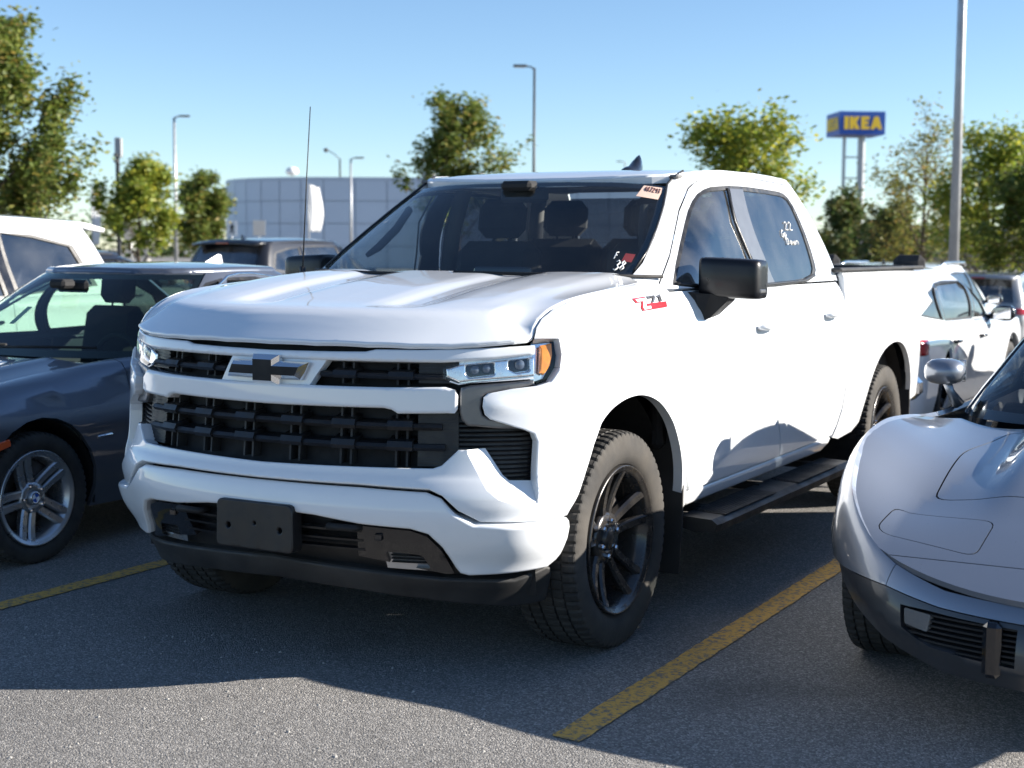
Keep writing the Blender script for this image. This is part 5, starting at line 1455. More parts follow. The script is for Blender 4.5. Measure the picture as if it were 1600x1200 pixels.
# ---------------------------------------------------------------- utility vehicles
pw = make_wheel_meshes(.355, .235, .235, .035, ('wheel_dark', 'rubber'), lugs=5, lug_r=.060, hub=.085, sw=.032, twin=.22, blocks=48)
aw = make_wheel_meshes(.355, .235, .235, .030, ('wheel_silver', 'rubber'), lugs=5, lug_r=.060, hub=.085, sw=.034, twin=.18, blocks=48)
def suv(name, label, cat, loc, rotz, paint, roof_paint=None, h=1.68, L=4.75, W=.93, low=1.0, glass=('screen_glass', 'privacy_glass', 'privacy_glass'), spoiler=True, rake=.30, wheels=None, rails=False, group=None, clad=True, coupe=0.0, belt=1.04):
    t = thing(name, label, cat, loc, rotz, group)
    wb = L * .585; yf_ = -L * .19; yr_ = yf_ + L
    bz = belt
    c = dict(W=W - .03, yf=yf_, Df=.50, nf=2.7, yr=yr_, Dr=.30, nr=2.9, wb=wb, flare=.03,
             os=[(.2, -.05), (.3, -.01), (.45, .015), (.6, .018), (.75, .028), (.85, .022), (bz - .06, .002), (bz, -.03)],
             top=[(yf_, .86), (-.4, .96), (.2, bz - .02), (.8, bz + .01), (wb, bz + .05), (yr_, bz + .06)],
             rollk=[(yf_, .14), (0, .12), (.6, .07), (.9, .03), (yr_, .03)], rollh=.10,
             house=(Curve([(bz - .05, W - .045), (bz + .05, W - .06), (bz + .3, W - .135), (h - .10, W - .225), (h, W - .28)]),
                    Curve([(bz - .1, .28), (bz, .42), (h - .09, 1.27 + coupe * .1), (h, 1.47)]),
                    Curve([(bz - .1, yr_ - .02), (bz, yr_ - .03), (bz + .2, yr_ - .10 - coupe * .15), (h - .09, yr_ - rake - coupe * .7), (h, yr_ - rake - .12 - coupe * .8)]), .45, 2.8, .22, 2.8))
    C_ = Car(t, c)
    rp = roof_paint or paint
    sr = C_.P.s_at_y(yr_ - .12)
    C_.body([.58, 1.62, 2.62], ['fender', 'front_door', 'rear_door', 'quarter_panel'], paint, .84, sr, .30, .35, .42, sp=.08)
    panel('hood', sym([(0, yf_ + .06), (.4, yf_ + .09), (.66, yf_ + .22), (.74, yf_ + .36), (.775, -.1), (.79, .3), (.80, .50), (.5, .42), (0, .38)]), lambda x, y: (x, y, C_.top(y) + .035 - .05 * (abs(x) / .78) ** 2.4), paint, t, sp=.08, rnd=.03, lip=.02)
    panel('front_bumper', sym([(0, .88), (.4, .88), (.835, .90), (.835, .28), (0, .26)]), C_.side, paint, t, sp=.1, lip=.02)
    panel2('headlamp', [(.42, .84), (.80, .86), (.80, .74), (.45, .72)], C_.side, 'lamp_chrome', t, sp=.06, off=.008, rnd=.01, lip=.01)
    panel('grille', sym([(0, .82), (.34, .82), (.30, .55), (0, .52)]), C_.side, 'matte_black', t, sp=.08, off=.008, lip=.01)
    e = C_.P.len - .001
    panel2('tailgate', [(sr + .006, bz + .045), (e, bz + .05), (e, .62), (sr + .006, .62)], C_.side, paint, t, sp=.08, lip=.02)
    panel2('rear_bumper', [(sr + .006, .612), (e, .612), (e, .30), (sr + .006, .30)], C_.side, 'dusty_plastic' if clad else paint, t, sp=.08, off=.02, rnd=.02, lip=.03)
    panel2('tail_lamp', fillet([(sr - .22, bz - .06), (sr + .30, bz - .05), (sr + .30, bz - .17), (sr - .16, bz - .18)], .02), C_.side, 'red_lens', t, sp=.05, off=.010, rnd=.012, lip=.015)
    top = h - .09
    yb = yr_ - rake - coupe * .7
    wins = [[(1.02, bz + .035), (1.20, bz + .20), (1.45, top - .07), (1.56, top - .05), (1.56, bz + .04)], [(1.63, bz + .04), (1.63, top - .05), (2.2, top - .045), (2.56, top - .06), (2.60, bz + .055)],
            [(2.67, bz + .06), (2.63, top - .07), (2.95, top - .09 - coupe * .06), (min(yb - .12, 3.3), top - .16 - coupe * .05), (min(yr_ - .30, 3.45), bz + .12)]]
    C_.glass((.88, .86), (2.30, 2.26), bz + .0, top, wins, paint, glass, sp=.09)
    for q4 in ([(1.562, bz + .038), (1.562, top - .048), (1.628, top - .048), (1.628, bz + .038)], [(2.602, bz + .055), (2.562, top - .058), (2.628, top - .068), (2.668, bz + .058)]):
        panel2('pillar_trim', [(C_.G.t_at(y_, z_), z_) for y_, z_ in q4], C_.G, 'gloss_black', t, sp=.08, off=.003, scale=(.9, 1), lip=.004)
    rzc = Curve([(1.2, h - .075), (1.6, h - .02), (2.2, h), (2.8, h - .01), (yb + .05, h - .07 if coupe else h - .04)])
    C_.roof(top, lambda x, y: (x, y, rzc(y) - .045 * (abs(x) / (W - .2)) ** 2.4 - .01), rp, rnd=.03, off=.012)
    if spoiler:
        b = MB(); rows = []
        for i in range(13):
            x_ = -(W - .27) + 2 * (W - .27) * i / 12; q = 1 - abs(i - 6) / 6; zz = h - .055 - .03 * (1 - q) ** 2
            rows.append([(x_, yb - .25, zz + .015), (x_, yb - .05, zz + .012), (x_, yb + .16 + .03 * q, zz - .03), (x_, yb + .15 + .03 * q, zz - .06), (x_, yb - .03, zz - .035)])
        b.add([p_ for rw in rows for p_ in rw], [(i * 5 + j, i * 5 + j + 1, (i + 1) * 5 + j + 1, (i + 1) * 5 + j) for i in range(12) for j in range(4)] + [tuple(range(5)), tuple(60 + j for j in range(5))], True)
        sp_ = b.build('roof_spoiler', paint, t)
        b = MB(); b.box((0, yb + .185, h - .098), (.26, .012, .022), bev=.004); b.build('brake_light', 'red_lens', sp_)
    if rails:
        for sg in (1, -1):
            b = MB(); b.tube([(sg * (W - .25), 1.35, h - .05), (sg * (W - .24), 1.5, h - .01), (sg * (W - .24), 2.6, h - .005), (sg * (W - .24), 2.95, h - .05)], .018, 6); b.build('roof_rail', 'chrome', t)
    b = MB(); fy_ = yb - .35
    b.add([(0, fy_ - .09, h - .02), (.025, fy_ + .04, h - .02), (-.025, fy_ + .04, h - .02), (0, fy_ + .03, h + .045), (0, fy_ + .045, h + .042)], [(0, 1, 3), (0, 3, 2), (1, 4, 3), (2, 3, 4), (1, 2, 4)])
    if not coupe: b.build('shark_fin_antenna', 'gloss_black', t)
    for sg in (1, -1):
        b = MB()
        sec = [(W - .02, .3), (W + .03, .85), (W + .09, 1.0), (W + .15, .95), (W + .19, .5)]
        rows = [[(sg * x_, .98 + .08 * k * math.copysign(abs(math.cos(a)) ** .6, math.cos(a)), bz + .06 + .072 * k * math.copysign(abs(math.sin(a)) ** .6, math.sin(a))) for a in [2 * PI * j / 14 for j in range(14)]] for x_, k in sec]
        b.add([q for rw in rows for q in rw], [(i * 14 + j, i * 14 + (j + 1) % 14, (i + 1) * 14 + (j + 1) % 14, (i + 1) * 14 + j) for i in range(4) for j in range(14)] + [tuple(range(14)), tuple(56 + j for j in range(14))], True)
        b.tube([(sg * (W - .09), .95, bz + .02), (sg * (W + .04), .97, bz + .03)], .028, 6); dm = b.build('door_mirror', 'gloss_black', t)
        b = MB(); b.box((sg * (W + .09), 1.062, bz + .06), (.15, .006, .10), bev=.003); b.build('mirror_glass', 'chrome', dm)
        for yy in (1.42, 2.42):
            p_ = C_.side(C_.P.s_at_y(yy), bz - .12)
            b = MB(); b.tube([(sg * p_[0], yy - .09, p_[2]), (sg * (p_[0] + .028), yy - .06, p_[2]), (sg * (p_[0] + .028), yy + .06, p_[2]), (sg * p_[0], yy + .09, p_[2])], .014, 6); b.build('door_handle', 'gloss_black', t)
    C_.cabin(1.40, 2.3, .62)
    for x_, y_, sg in ((W - .13, 0, 1), (-W + .13, 0, -1), (W - .13, wb, 1), (-W + .13, wb, -1)): put_wheel(t, wheels or pw, x_, y_, .353, sg, .2 * y_, lugs=False)
    liner(0, t, rad=.43, xo=W - .05, xi=.5, zc=.35); liner(wb, t, rad=.43, xo=W - .05, xi=.5, zc=.35)
    return t
def gz(x, y):
    """the car park falls away gently behind and to the right"""
    return -.030 * max(0.0, min(y, 60) - 6.5) * sstep(-13, -5, x)
WSV = suv('parked_suv', 'white suv with dark tinted windows behind the grey-blue sedan', 'suv', (-5.70, -.32, 0), 0, 'white_paint', h=1.765, L=4.80, W=.95, wheels=aw, belt=1.10)
suv('parked_crossover', 'white crossover with black door handles right behind the pickup bed', 'suv', (-.22, 9.45, gz(-.2, 8)), PI, 'white_paint', h=1.44, L=4.50, W=.93, coupe=.5, belt=.95)
suv('parked_wagon', 'white station wagon with roof rails beyond the white crossover', 'car', (-1.75, 17.2, gz(-1.7, 15)), PI, 'white_paint', h=1.62, L=4.70, W=.91, rails=True, wheels=aw, group='cars beyond the crossover')
suv('parked_suv', 'grey suv farthest back on the right beside the light pole', 'suv', (-2.55, 27.6, gz(-2.5, 25)), PI, 'grey_paint', h=1.66, L=4.60, W=.92, rails=True, group='cars beyond the crossover')
suv('parked_hatchback', 'silver hatchback beyond the crossover at the right edge', 'car', (1.30, 17.4, gz(1, 15)), PI, 'silver_paint', h=1.50, L=4.3, W=.88, group='cars beyond the crossover')
suv('parked_hatchback', 'silver hatchback just outside the right edge that shades the white crossover', 'car', (2.62, 9.15, gz(2.6, 8)), PI, 'silver_paint', h=1.50, L=4.3, W=.88, group='cars beyond the crossover')
suv('parked_suv', 'black suv with red brake light seen from behind, left of the mast antenna', 'suv', (-12.20, 16.95, 0), PI, 'black_paint', h=1.68, L=4.7, W=.93, rails=False)
suv('parked_hatchback', 'low black car behind the white suv spoiler', 'car', (-10.35, 9.9, 0), PI, 'black_paint', h=1.50, L=4.3, W=.88, spoiler=False)

# ---------------------------------------------------------------- silver sports car on the right
vette = thing('sports_car', 'low silver sports car with peaked fenders cut off by the right edge', 'sports car', (2.645, .47, 0))
SP = 'silver_paint'
crest = Curve([(-1.10, .425), (-.98, .465), (-.90, .495), (-.82, .532), (-.73, .585), (-.55, .705), (-.35, .805), (-.15, .860), (.05, .876), (.3, .866), (.55, .845), (.8, .835), (1.3, .83), (1.8, .86), (2.2, .90), (2.5, .905), (2.9, .86), (3.4, .80)])
cfg = dict(W=.855, yf=-1.07, Df=.90, nf=2.15, yr=3.50, Dr=.5, nr=2.6, wb=2.49, flare=.035, rollmax=.62,
           os=[(.16, -.10), (.25, -.05), (.35, -.005), (.45, .015), (.52, .020), (.60, .005), (.70, -.01), (.80, -.02)],
           top=[(a, b_) for a, b_ in zip(crest.x, crest.y)], rollk=[(-1.05, .05), (-.7, .055), (-.3, .065), (0, .07), (.5, .08), (1.2, .09), (2.0, .10), (2.5, .12), (3.4, .10)], rollh=.17,
           house=(Curve([(.75, .72), (.85, .695), (1.0, .625), (1.15, .545), (1.22, .49)]), Curve([(.75, .42), (.85, .60), (1.0, .88), (1.17, 1.22), (1.22, 1.36)]), Curve([(.75, 2.32), (.85, 2.28), (1.17, 2.12), (1.22, 2.08)]), .50, 2.5, .15, 3.0))
C2 = Car(vette, cfg)
def v_top(x, y):
    ax = abs(x); zc_ = crest(y); cx = .785
    hc = Curve.__call__(VH, y)
    t_ = ax / cx
    r0 = .74 - .20 * sstep(-.55, .1, y)
    u_ = max(0.0, (t_ - r0) / (1.03 - r0)); z = hc + (zc_ - hc) * min(1.25, u_ ** 1.35) - .026 * sstep(.30, .72, t_) * (1 - sstep(.72, 1.0, t_)) * sstep(-.75, -.3, y)
    z += .060 * sstep(-.55, .25, y) * (1 - sstep(.26, .40, ax)) * (1 - .35 * sstep(.0, .2, .2 - ax))
    return (x, y, z)
VH = Curve([(-1.10, .425), (-.98, .465), (-.9, .495), (-.75, .548), (-.5, .625), (-.2, .697), (.1, .745), (.4, .785), (.7, .83)])
# skin between the crests, with openings for bonnet and lamp lids
xb = lambda y: C2.side(C2.P.s_at_y(y), C2.vtop(y))[0]
ys = [-.985, -.93, -.86, -.78, -.68, -.55, -.40, -.25, -.1, .1, .3, .5, .66]
def _sk(a):
    y_ = C2.P.at(a)[1]; q = C2.side(a, C2.vtop(y_)); return (q[0], q[1])
skin = [(0, _sk(0)[1])] + [_sk(.06 * k) for k in range(1, 35) if _sk(.06 * k)[1] < .66] + [(.66, .70), (.52, .62), (.3, .57), (0, .55)]
hoodv = fillet([(-.46, .605), (-.52, .20), (-.505, -.31), (.505, -.31), (.52, .20), (.46, .605)], [.03, .1, .06, .06, .1, .03])
lidv = fillet([(.285, -.52), (.620, -.47), (.640, -.66), (.30, -.755)], .045)
lidm = [(-a, b_) for a, b_ in lidv][::-1]
hood_open = [(a * 1.008, b_ if b_ > 0 else b_ - .005) for a, b_ in hoodv]
cxl = (sum(a for a, _ in lidv) / len(lidv), sum(b_ for _, b_ in lidv) / len(lidv))
lo_ = [(cxl[0] + (a - cxl[0]) * 1.022, cxl[1] + (b_ - cxl[1]) * 1.035) for a, b_ in lidv]; lom = [(-a, b_) for a, b_ in lo_][::-1]
hood_clip = [(-.45, .56), (-.525, .20), (-.510, -.316), (.510, -.316), (.525, .20), (.45, .56)]
YS = -.800                                                         # seam between nose cap and wing skin
rear_ = [q for q in skin if q[1] > YS]; front_ = [q for q in skin if q[1] <= YS]
xs_ = front_[-1][0] + (rear_[0][0] - front_[-1][0]) * (YS - front_[-1][1]) / (rear_[0][1] - front_[-1][1])
panel('nose_cap', sym(front_ + [(xs_, YS - .0025), (0, YS - .0025)]), v_top, SP, vette, sp=.03, lip=.02)
panel('nose_skin', sym([(0, YS + .0025), (xs_, YS + .0025)] + rear_), v_top, SP, vette, holes=[fillet([(-.44, .53), (-.537, .20), (-.532, -.337), (.532, -.337), (.537, .20), (.44, .53)], [.02, .1, .06, .06, .1, .02]), lo_, lom], sp=.03, lip=.03)
panel('hood', fillet([(-.436, .525), (-.532, .20), (-.527, -.331), (.527, -.331), (.532, .20), (.436, .525)], [.02, .1, .06, .06, .1, .02]), v_top, SP, vette, sp=.03, lip=.03)
panel('headlamp_lid', lidv, v_top, SP, vette, sp=.025, lip=.03); panel('headlamp_lid', lidm, v_top, SP, vette, sp=.025, lip=.03)
C2.body([.72, 1.86], ['fender', 'door', 'quarter_panel'], SP, .62, C2.P.s_at_y(3.2), .20, .315, .385, sp=.035, zf=.455)
sF = .617
panel('front_bumper_skin', sym([(0, C2.vtop(-1.0)), (.2, C2.vtop(-.99)), (.4, C2.vtop(C2.P.at(.4)[1])), (sF, C2.vtop(C2.P.at(sF)[1])), (sF, .455), (.4, .432), (0, .425)]), C2.side, SP, vette, sp=.03, lip=.02)
mat('charcoal_paint', (.035, .037, .042), .38, coat=.5, var=.25, rvar=.1)
gr_o = [(.13, .405), (.44, .410), (.545, .405), (.53, .33), (.42, .285), (.13, .275)]
panel('lower_fascia', sym([(0, .421), (.4, .428), (.62, .451), (.80, .450), (.93, .450), (.90, .40), (.80, .33), (.66, .26), (.4, .205), (0, .195)]), C2.side, 'charcoal_paint', vette, sp=.03, off=-.004, lip=.03, holes=[gr_o, [(-a, c) for a, c in gr_o][::-1]])
for sg in (1, -1):
    b = MB()
    fnv = C2.side
    for i in range(8):
        z_ = .283 + i * .016
        vs_ = []
        for k in range(7):
            s_ = sg * (.12 + .40 * k / 6); q = C2.P.at(s_); p_ = fnv(s_, z_)
            for o_, dz in ((-.05, 0), (-.014, .001), (-.014, .007), (-.05, .009)): vs_.append((p_[0] + q[2] * o_, p_[1] + q[3] * o_, z_ + dz))
        b.add(vs_, [(k * 4 + j, k * 4 + (j + 1) % 4, (k + 1) * 4 + (j + 1) % 4, (k + 1) * 4 + j) for k in range(6) for j in range(4)])
    b.build('grille_slats', 'matte_black', vette)
    mk = dict(mirror=-1) if sg < 0 else {}
    panel('grille_back', [(.11, .41), (.56, .42), (.55, .27), (.11, .26)], C2.side, 'matte_black', vette, sp=.06, off=-.06, lip=0, **mk)
    pk = panel('parking_lamp', fillet([(.425, .396), (.530, .398), (.520, .345), (.430, .335)], .008), C2.side, 'headliner', vette, sp=.02, off=-.008, lip=.02, **mk)
    b = MB()
    for i in range(5):
        for kk in range(6):
            p_ = C2.side(.435 + .016 * kk, .347 + i * .0095); q = C2.P.at(.435 + .016 * kk)
            b.box((p_[0] - q[2] * .008, p_[1] - q[3] * .008, p_[2]), (.012, .006, .006))
    o = b.build('lens_ribs', 'clear_lens', pk)
    if sg < 0: o.scale = (-1, 1, 1)
    p_ = C2.side(.235, .33); b = MB(); b.box((sg * (p_[0] - .03), p_[1] + .012, .318), (.055, .06, .17), bev=.014); b.build('bumper_guard', 'gloss_black', vette)
    # mirrors on the doors
    b = MB(); rows = []
    for y_, k in ((.92, .25), (.935, .7), (.965, .95), (1.0, 1.0), (1.05, .97), (1.07, .9)):
        rows.append([(sg * (.80 + .085 * k * math.copysign(abs(math.cos(a)) ** .7, math.cos(a))), y_, .985 + .056 * k * math.copysign(abs(math.sin(a)) ** .75, math.sin(a))) for a in [2 * PI * j / 18 for j in range(18)]])
    b.add([q for rw in rows for q in rw], [(i * 18 + j, i * 18 + (j + 1) % 18, (i + 1) * 18 + (j + 1) % 18, (i + 1) * 18 + j) for i in range(5) for j in range(18)] + [tuple(range(18)), tuple(90 + j for j in range(18))], True)
    b.tube([(sg * .745, 1.04, .84), (sg * .775, 1.01, .90), (sg * .79, 1.0, .945)], [.03, .018, .02], 8); mm2 = b.build('door_mirror', SP, vette)
    b = MB(); b.box((sg * .80, 1.072, .985), (.15, .006, .095), bev=.003); b.build('mirror_glass', 'chrome', mm2)
C2.glass((.84, .82), (2.2, 2.16), .825, 1.172, [[(1.16, .845), (1.32, .98), (1.50, 1.12), (1.62, 1.135), (1.95, 1.125), (1.98, .86)]], 'gloss_black', ('screen_glass', 'side_glass', 'privacy_glass'))
C2.roof(1.172, lambda x, y: (x, y, 1.212 - .03 * (abs(x) / .5) ** 2.2 - .02 * ((y - 1.75) / .5) ** 2), 'gloss_black', rnd=.02, off=.006)
panel('rear_deck', sym([(0, 2.15), (.5, 2.15), (.66, 2.1), (.70, 2.5), (.68, 3.1), (.4, 3.4), (0, 3.45)]), lambda x, y: (x, y, .90 + .01 - .05 * (y - 2.2)), SP, vette, sp=.08, rnd=.02, lip=.03)
b = MB()
for sg in (1, -1): b.add([(sg * .52, 2.05, 1.17), (sg * .60, 2.05, 1.0), (sg * .68, 2.15, .88), (sg * .62, 2.95, .87), (sg * .50, 2.9, .88), (sg * .44, 2.12, 1.16)], [(0, 1, 2, 3), (0, 3, 4, 5)])
b.build('sail_panels', SP, vette, fix=False)
panel2('tail_skin', [(C2.P.s_at_y(3.2) + .006, C2.vtop(3.2) - .02), (C2.P.len - .001, .80), (C2.P.len - .001, .30), (C2.P.s_at_y(3.2) + .006, .26)], C2.side, SP, vette, sp=.08, lip=.02)
C2.cabin(1.55, 1.9, .33, x=.36, rear=False)
vw = make_wheel_meshes(.328, .225, .200, .025, ('wheel_silver', 'rubber'), lugs=5, lug_r=.06, hub=.08, sw=.05, twin=.14, blocks=56)
for x_, y_, sg in ((.745, 0, 1), (-.745, 0, -1), (.745, 2.49, 1), (-.745, 2.49, -1)): put_wheel(vette, vw, x_, y_, .325, sg, .1)
liner(0, vette, rad=.385, xo=.76, xi=.56, zc=.315, rz=.85); liner(2.49, vette, rad=.40, xo=.80, xi=.50, zc=.315)
b = MB(); b.box((0, -.15, .40), (.96, .90, .28)); b.build('engine_bay', 'matte_black', vette)
# ================================================================ surroundings
mat('galvanised', (.42, .43, .44), .45, metal=.5, var=.15, rvar=.1, scale=3)
mat('dark_metal', (.05, .052, .055), .5, metal=.3, var=.2)
mat('concrete', (.34, .33, .31), .9, var=.2, bump=.3)
mat('panel_white', (.52, .58, .67), .45, var=.04, scale=.4)
mat('panel_joint', (.44, .49, .57), .8, var=.1)
mat('sign_white', (.75, .76, .76), .5, var=.06)
mat('sign_back', (.36, .37, .38), .55, metal=.3, var=.1)
mat('sign_blue', (.018, .085, .40), .45, var=.06, scale=1)
mat('sign_yellow', (.85, .55, .03), .5, var=.04)
def cloth_mat():
    m, nt, b = _new('banner_cloth')
    b.inputs['Base Color'].default_value = (.82, .83, .84, 1); b.inputs['Roughness'].default_value = .8
    n = nt.nodes.new('ShaderNodeTexNoise'); n.inputs['Scale'].default_value = 3.0
    bp = nt.nodes.new('ShaderNodeBump'); bp.inputs['Strength'].default_value = .3; nt.links.new(n.outputs[0], bp.inputs['Height']); nt.links.new(bp.outputs[0], b.inputs['Normal'])
    out = nt.nodes['Material Output']; tl = nt.nodes.new('ShaderNodeBsdfTranslucent'); tl.inputs[0].default_value = (.85, .85, .85, 1)
    mx = nt.nodes.new('ShaderNodeMixShader'); mx.inputs[0].default_value = .5
    nt.links.new(b.outputs[0], mx.inputs[1]); nt.links.new(tl.outputs[0], mx.inputs[2]); nt.links.new(mx.outputs[0], out.inputs[0])
cloth_mat()
mat('lamp_diffuser', (.85, .85, .80), .4, var=.05)
mat('orange_panel', (.75, .26, .10), .6, var=.1)
mat('grass', (.085, .12, .035), .95, col2=(.12, .12, .05), scale=2)
mat('bark', (.10, .078, .06), .95, var=.35, scale=6, bump=.6, bscale=30)
mat('brick_far', (.28, .24, .20), .9, var=.2, scale=2)

# ---- raised planting strip and kerb at the end of the car park (the trees stand in it)
bpy.data.objects.remove(bpy.data.objects['ground'])
gx = [-900, -200, -60, -30, -20, -14, -12, -10, -8, -6, -4, -2, 0, 5, 12, 25, 60, 200, 900]
gy = [-300, -60, -20, -8, -4, 0, 4, 6.5, 8, 10, 14, 18, 24, 32, 45, 60, 80, 150, 400, 1500]
b = MB(); b.add([(x, y, gz(x, y)) for y in gy for x in gx], [(j * len(gx) + i, j * len(gx) + i + 1, (j + 1) * len(gx) + i + 1, (j + 1) * len(gx) + i) for j in range(len(gy) - 1) for i in range(len(gx) - 1)], True)
structure('ground', b, 'asphalt')

def lamp_post(name, label, x, y, h, side=1, r0=.09, z0=0.0, heads=1, group='light poles', ang=0.0, mat_='galvanised'):
    t = thing(name, label, 'light pole', (x, y, z0), ang, group)
    b = MB(); b.tube([(0, 0, .7), (0, 0, h * .5), (0, 0, h)], [r0, r0 * .82, r0 * .62], 12); b.build('pole', mat_, t)
    b = MB(); b.lathe([(0, .0), (0, .28), (.68, .26), (.70, .24), (.70, 0.0005)], n=20, axis='z'); b.build('footing', 'concrete', t)
    b = MB(); b.tube([(0, 0, h - .08), (side * .12, 0, h + .04), (side * .34, 0, h + .07)], [r0 * .5, r0 * .42, r0 * .4], 8); b.build('arm', mat_, t)
    b = MB(); b.box((side * .58, 0, h + .08), (.58, .30, .09), bev=.035); hd = b.build('lamp_head', 'dark_metal', t)
    b = MB(); b.box((side * .58, 0, h + .028), (.44, .22, .02), bev=.008); b.build('diffuser', 'lamp_diffuser', hd)
    return t
A0 = PAN * -1
lamp_post('light_pole', 'tall pale light pole rising behind the trees on the left', -52.44, 56.79, 8.65, 1, .11, ang=-PAN)
lamp_post('light_pole', 'dark light pole standing above the pickup roof', -25.13, 47.86, 8.85, -1, .075, ang=-PAN, mat_='dark_metal')
lamp_post('light_pole', 'small light pole in front of the panelled building', -52.65, 73.76, 7.35, 1, .10, ang=-PAN)
lamp_post('light_pole', 'thick nearest light pole on the right running out of the top', -2.33, 20.8, 10.5, -1, .094, z0=gz(-2.3, 20.8), ang=-PAN)
lamp_post('light_pole', 'farthest light pole whose head shows over the pickup roof beside the fin', -59.3, 131.0, 10.4, -1, .10, ang=-PAN)
lamp_post('light_pole', 'low light pole half hidden behind the left trees', -74.5, 78.0, 8.1, -1, .09, ang=-PAN)

# ---- panelled building with a rounded corner
def building():
    t = thing('showroom_building', 'pale building of flat metal panels with a rounded corner', 'building', (0, 0, 0))
    cx = np.array([-71.0, 80.6]); r_ = np.array([.874, .486]); d_ = np.array([-.486, .874])
    H_ = 6.9; path = []
    rad = 9.0
    # wall runs parallel to the picture, rounding away at its left end
    c0 = cx + r_ * rad + d_ * rad
    for i in range(9):
        a = PI - (PI / 2) * i / 8
        q = c0 + r_ * rad * math.cos(a) - d_ * rad * math.sin(a)
        path.append(q)
    for i in range(1, 13): path.append(path[8] + r_ * 2.4 * i)
    b = MB()
    zz = [0, H_ - .05]
    inner = [p_ + d_ * .12 for p_ in path]
    b.add([(p_[0], p_[1], z) for p_ in inner for z in (-1.5, H_ - .1)], [(2 * i, 2 * i + 2, 2 * i + 3, 2 * i + 1) for i in range(len(path) - 1)])
    back = inner[-1] + d_ * 30; bl = inner[0] + d_ * 25
    b.add([(inner[-1][0], inner[-1][1], -1.5), (back[0], back[1], -1.5), (back[0], back[1], H_ - .1), (inner[-1][0], inner[-1][1], H_ - .1), (bl[0], bl[1], -1.5), (bl[0], bl[1], H_ - .1), (inner[0][0], inner[0][1], -1.5), (inner[0][0], inner[0][1], H_ - .1)], [(0, 1, 2, 3), (1, 4, 5, 2), (4, 6, 7, 5)])
    wall = b.build('wall', 'panel_joint', t, fix=False)
    rows = [(0, 1.7), (1.7, 3.4), (3.4, 5.1), (5.1, 6.7)]
    for i in range(len(path) - 1):
        a, c = path[i], path[i + 1]
        for z0, z1 in rows:
            e = (c - a); L = np.linalg.norm(e); e = e / L
            p0 = a + e * .03; p1 = c - e * .03; q0 = p0 + d_ * .1; q1 = p1 + d_ * .1
            b = MB()
            b.add([(p0[0], p0[1], z0 + .03), (p1[0], p1[1], z0 + .03), (p1[0], p1[1], z1 - .03), (p0[0], p0[1], z1 - .03), (q0[0], q0[1], z0 + .03), (q1[0], q1[1], z0 + .03), (q1[0], q1[1], z1 - .03), (q0[0], q0[1], z1 - .03)], [(0, 1, 2, 3), (0, 4, 5, 1), (1, 5, 6, 2), (2, 6, 7, 3), (3, 7, 4, 0)])
            b.build('panel', 'panel_white', wall)
    b = MB()
    for i in range(len(path) - 1):
        a, c = path[i], path[i + 1]
        b.add([(a[0], a[1], H_ - .2), (c[0], c[1], H_ - .2), (c[0], c[1], H_), (a[0], a[1], H_), (a[0] + d_[0] * .5, a[1] + d_[1] * .5, H_), (c[0] + d_[0] * .5, c[1] + d_[1] * .5, H_)], [(0, 1, 2, 3), (3, 2, 5, 4)])
    b.build('parapet', 'panel_white', t, fix=False)
    rf = [inner[0], inner[8], inner[-1], back, bl]
    b = MB(); b.add([(p_[0], p_[1], H_ - .12) for p_ in rf], [tuple(range(5))]); rfo = b.build('roof', 'concrete', t, fix=False)
    for k in range(11):                                             # roof edge railing stubs
        q = path[10] + r_ * (1.9 * k + 3) + d_ * 2.5
        b = MB(); b.box((q[0], q[1], H_ + .25), (.9, .5, .5)); b.build('roof_vent', 'galvanised', rfo)
    q = path[8] + r_ * -3.2 + d_ * 5.5
    b = MB(); b.lathe([(0, .05), (.5, .05), (.5, .35), (.75, .55), (1.05, .40), (1.15, .0005)], n=14, axis='z', c=(q[0], q[1], H_ - .1)); b.build('roof_cowl', 'sign_white', rfo)
    return path
bpath = building()
# street lamp behind the building
t = thing('street_lamp', 'dark street lamp with a bent arm above the panelled building roof', 'street lamp', (-71.0, 98.0, 0), -PAN)
b = MB(); b.tube([(0, 0, 0), (0, 0, 5), (0, 0, 9.2)], [.12, .10, .07], 8); b.build('pole', 'dark_metal', t)
b = MB(); b.tube([(0, 0, 9.15), (-.5, 0, 9.6), (-1.1, 0, 9.95)], .045, 6); b.build('arm', 'dark_metal', t)
b = MB(); b.box((-1.2, 0, 9.92), (.36, .3, .34), bev=.08); b.build('lamp_head', 'dark_metal', t)
# camera mast
t = thing('camera_mast', 'dark square mast with two cameras behind the left trees', 'mast', (-44.16, 43.88, 0), -PAN)
b = MB(); b.box((0, 0, 3.2), (.16, .16, 6.4), bev=.01); b.build('pole', 'dark_metal', t)
b = MB(); b.box((.06, 0, 5.95), (.30, .24, .85), bev=.02); b.build('equipment_box', 'sign_back', t)
for z_ in (5.35, 5.62):
    b = MB(); b.box((-.02, -.18, z_), (.16, .28, .13), bev=.03); b.build('camera_head', 'dark_metal', t)

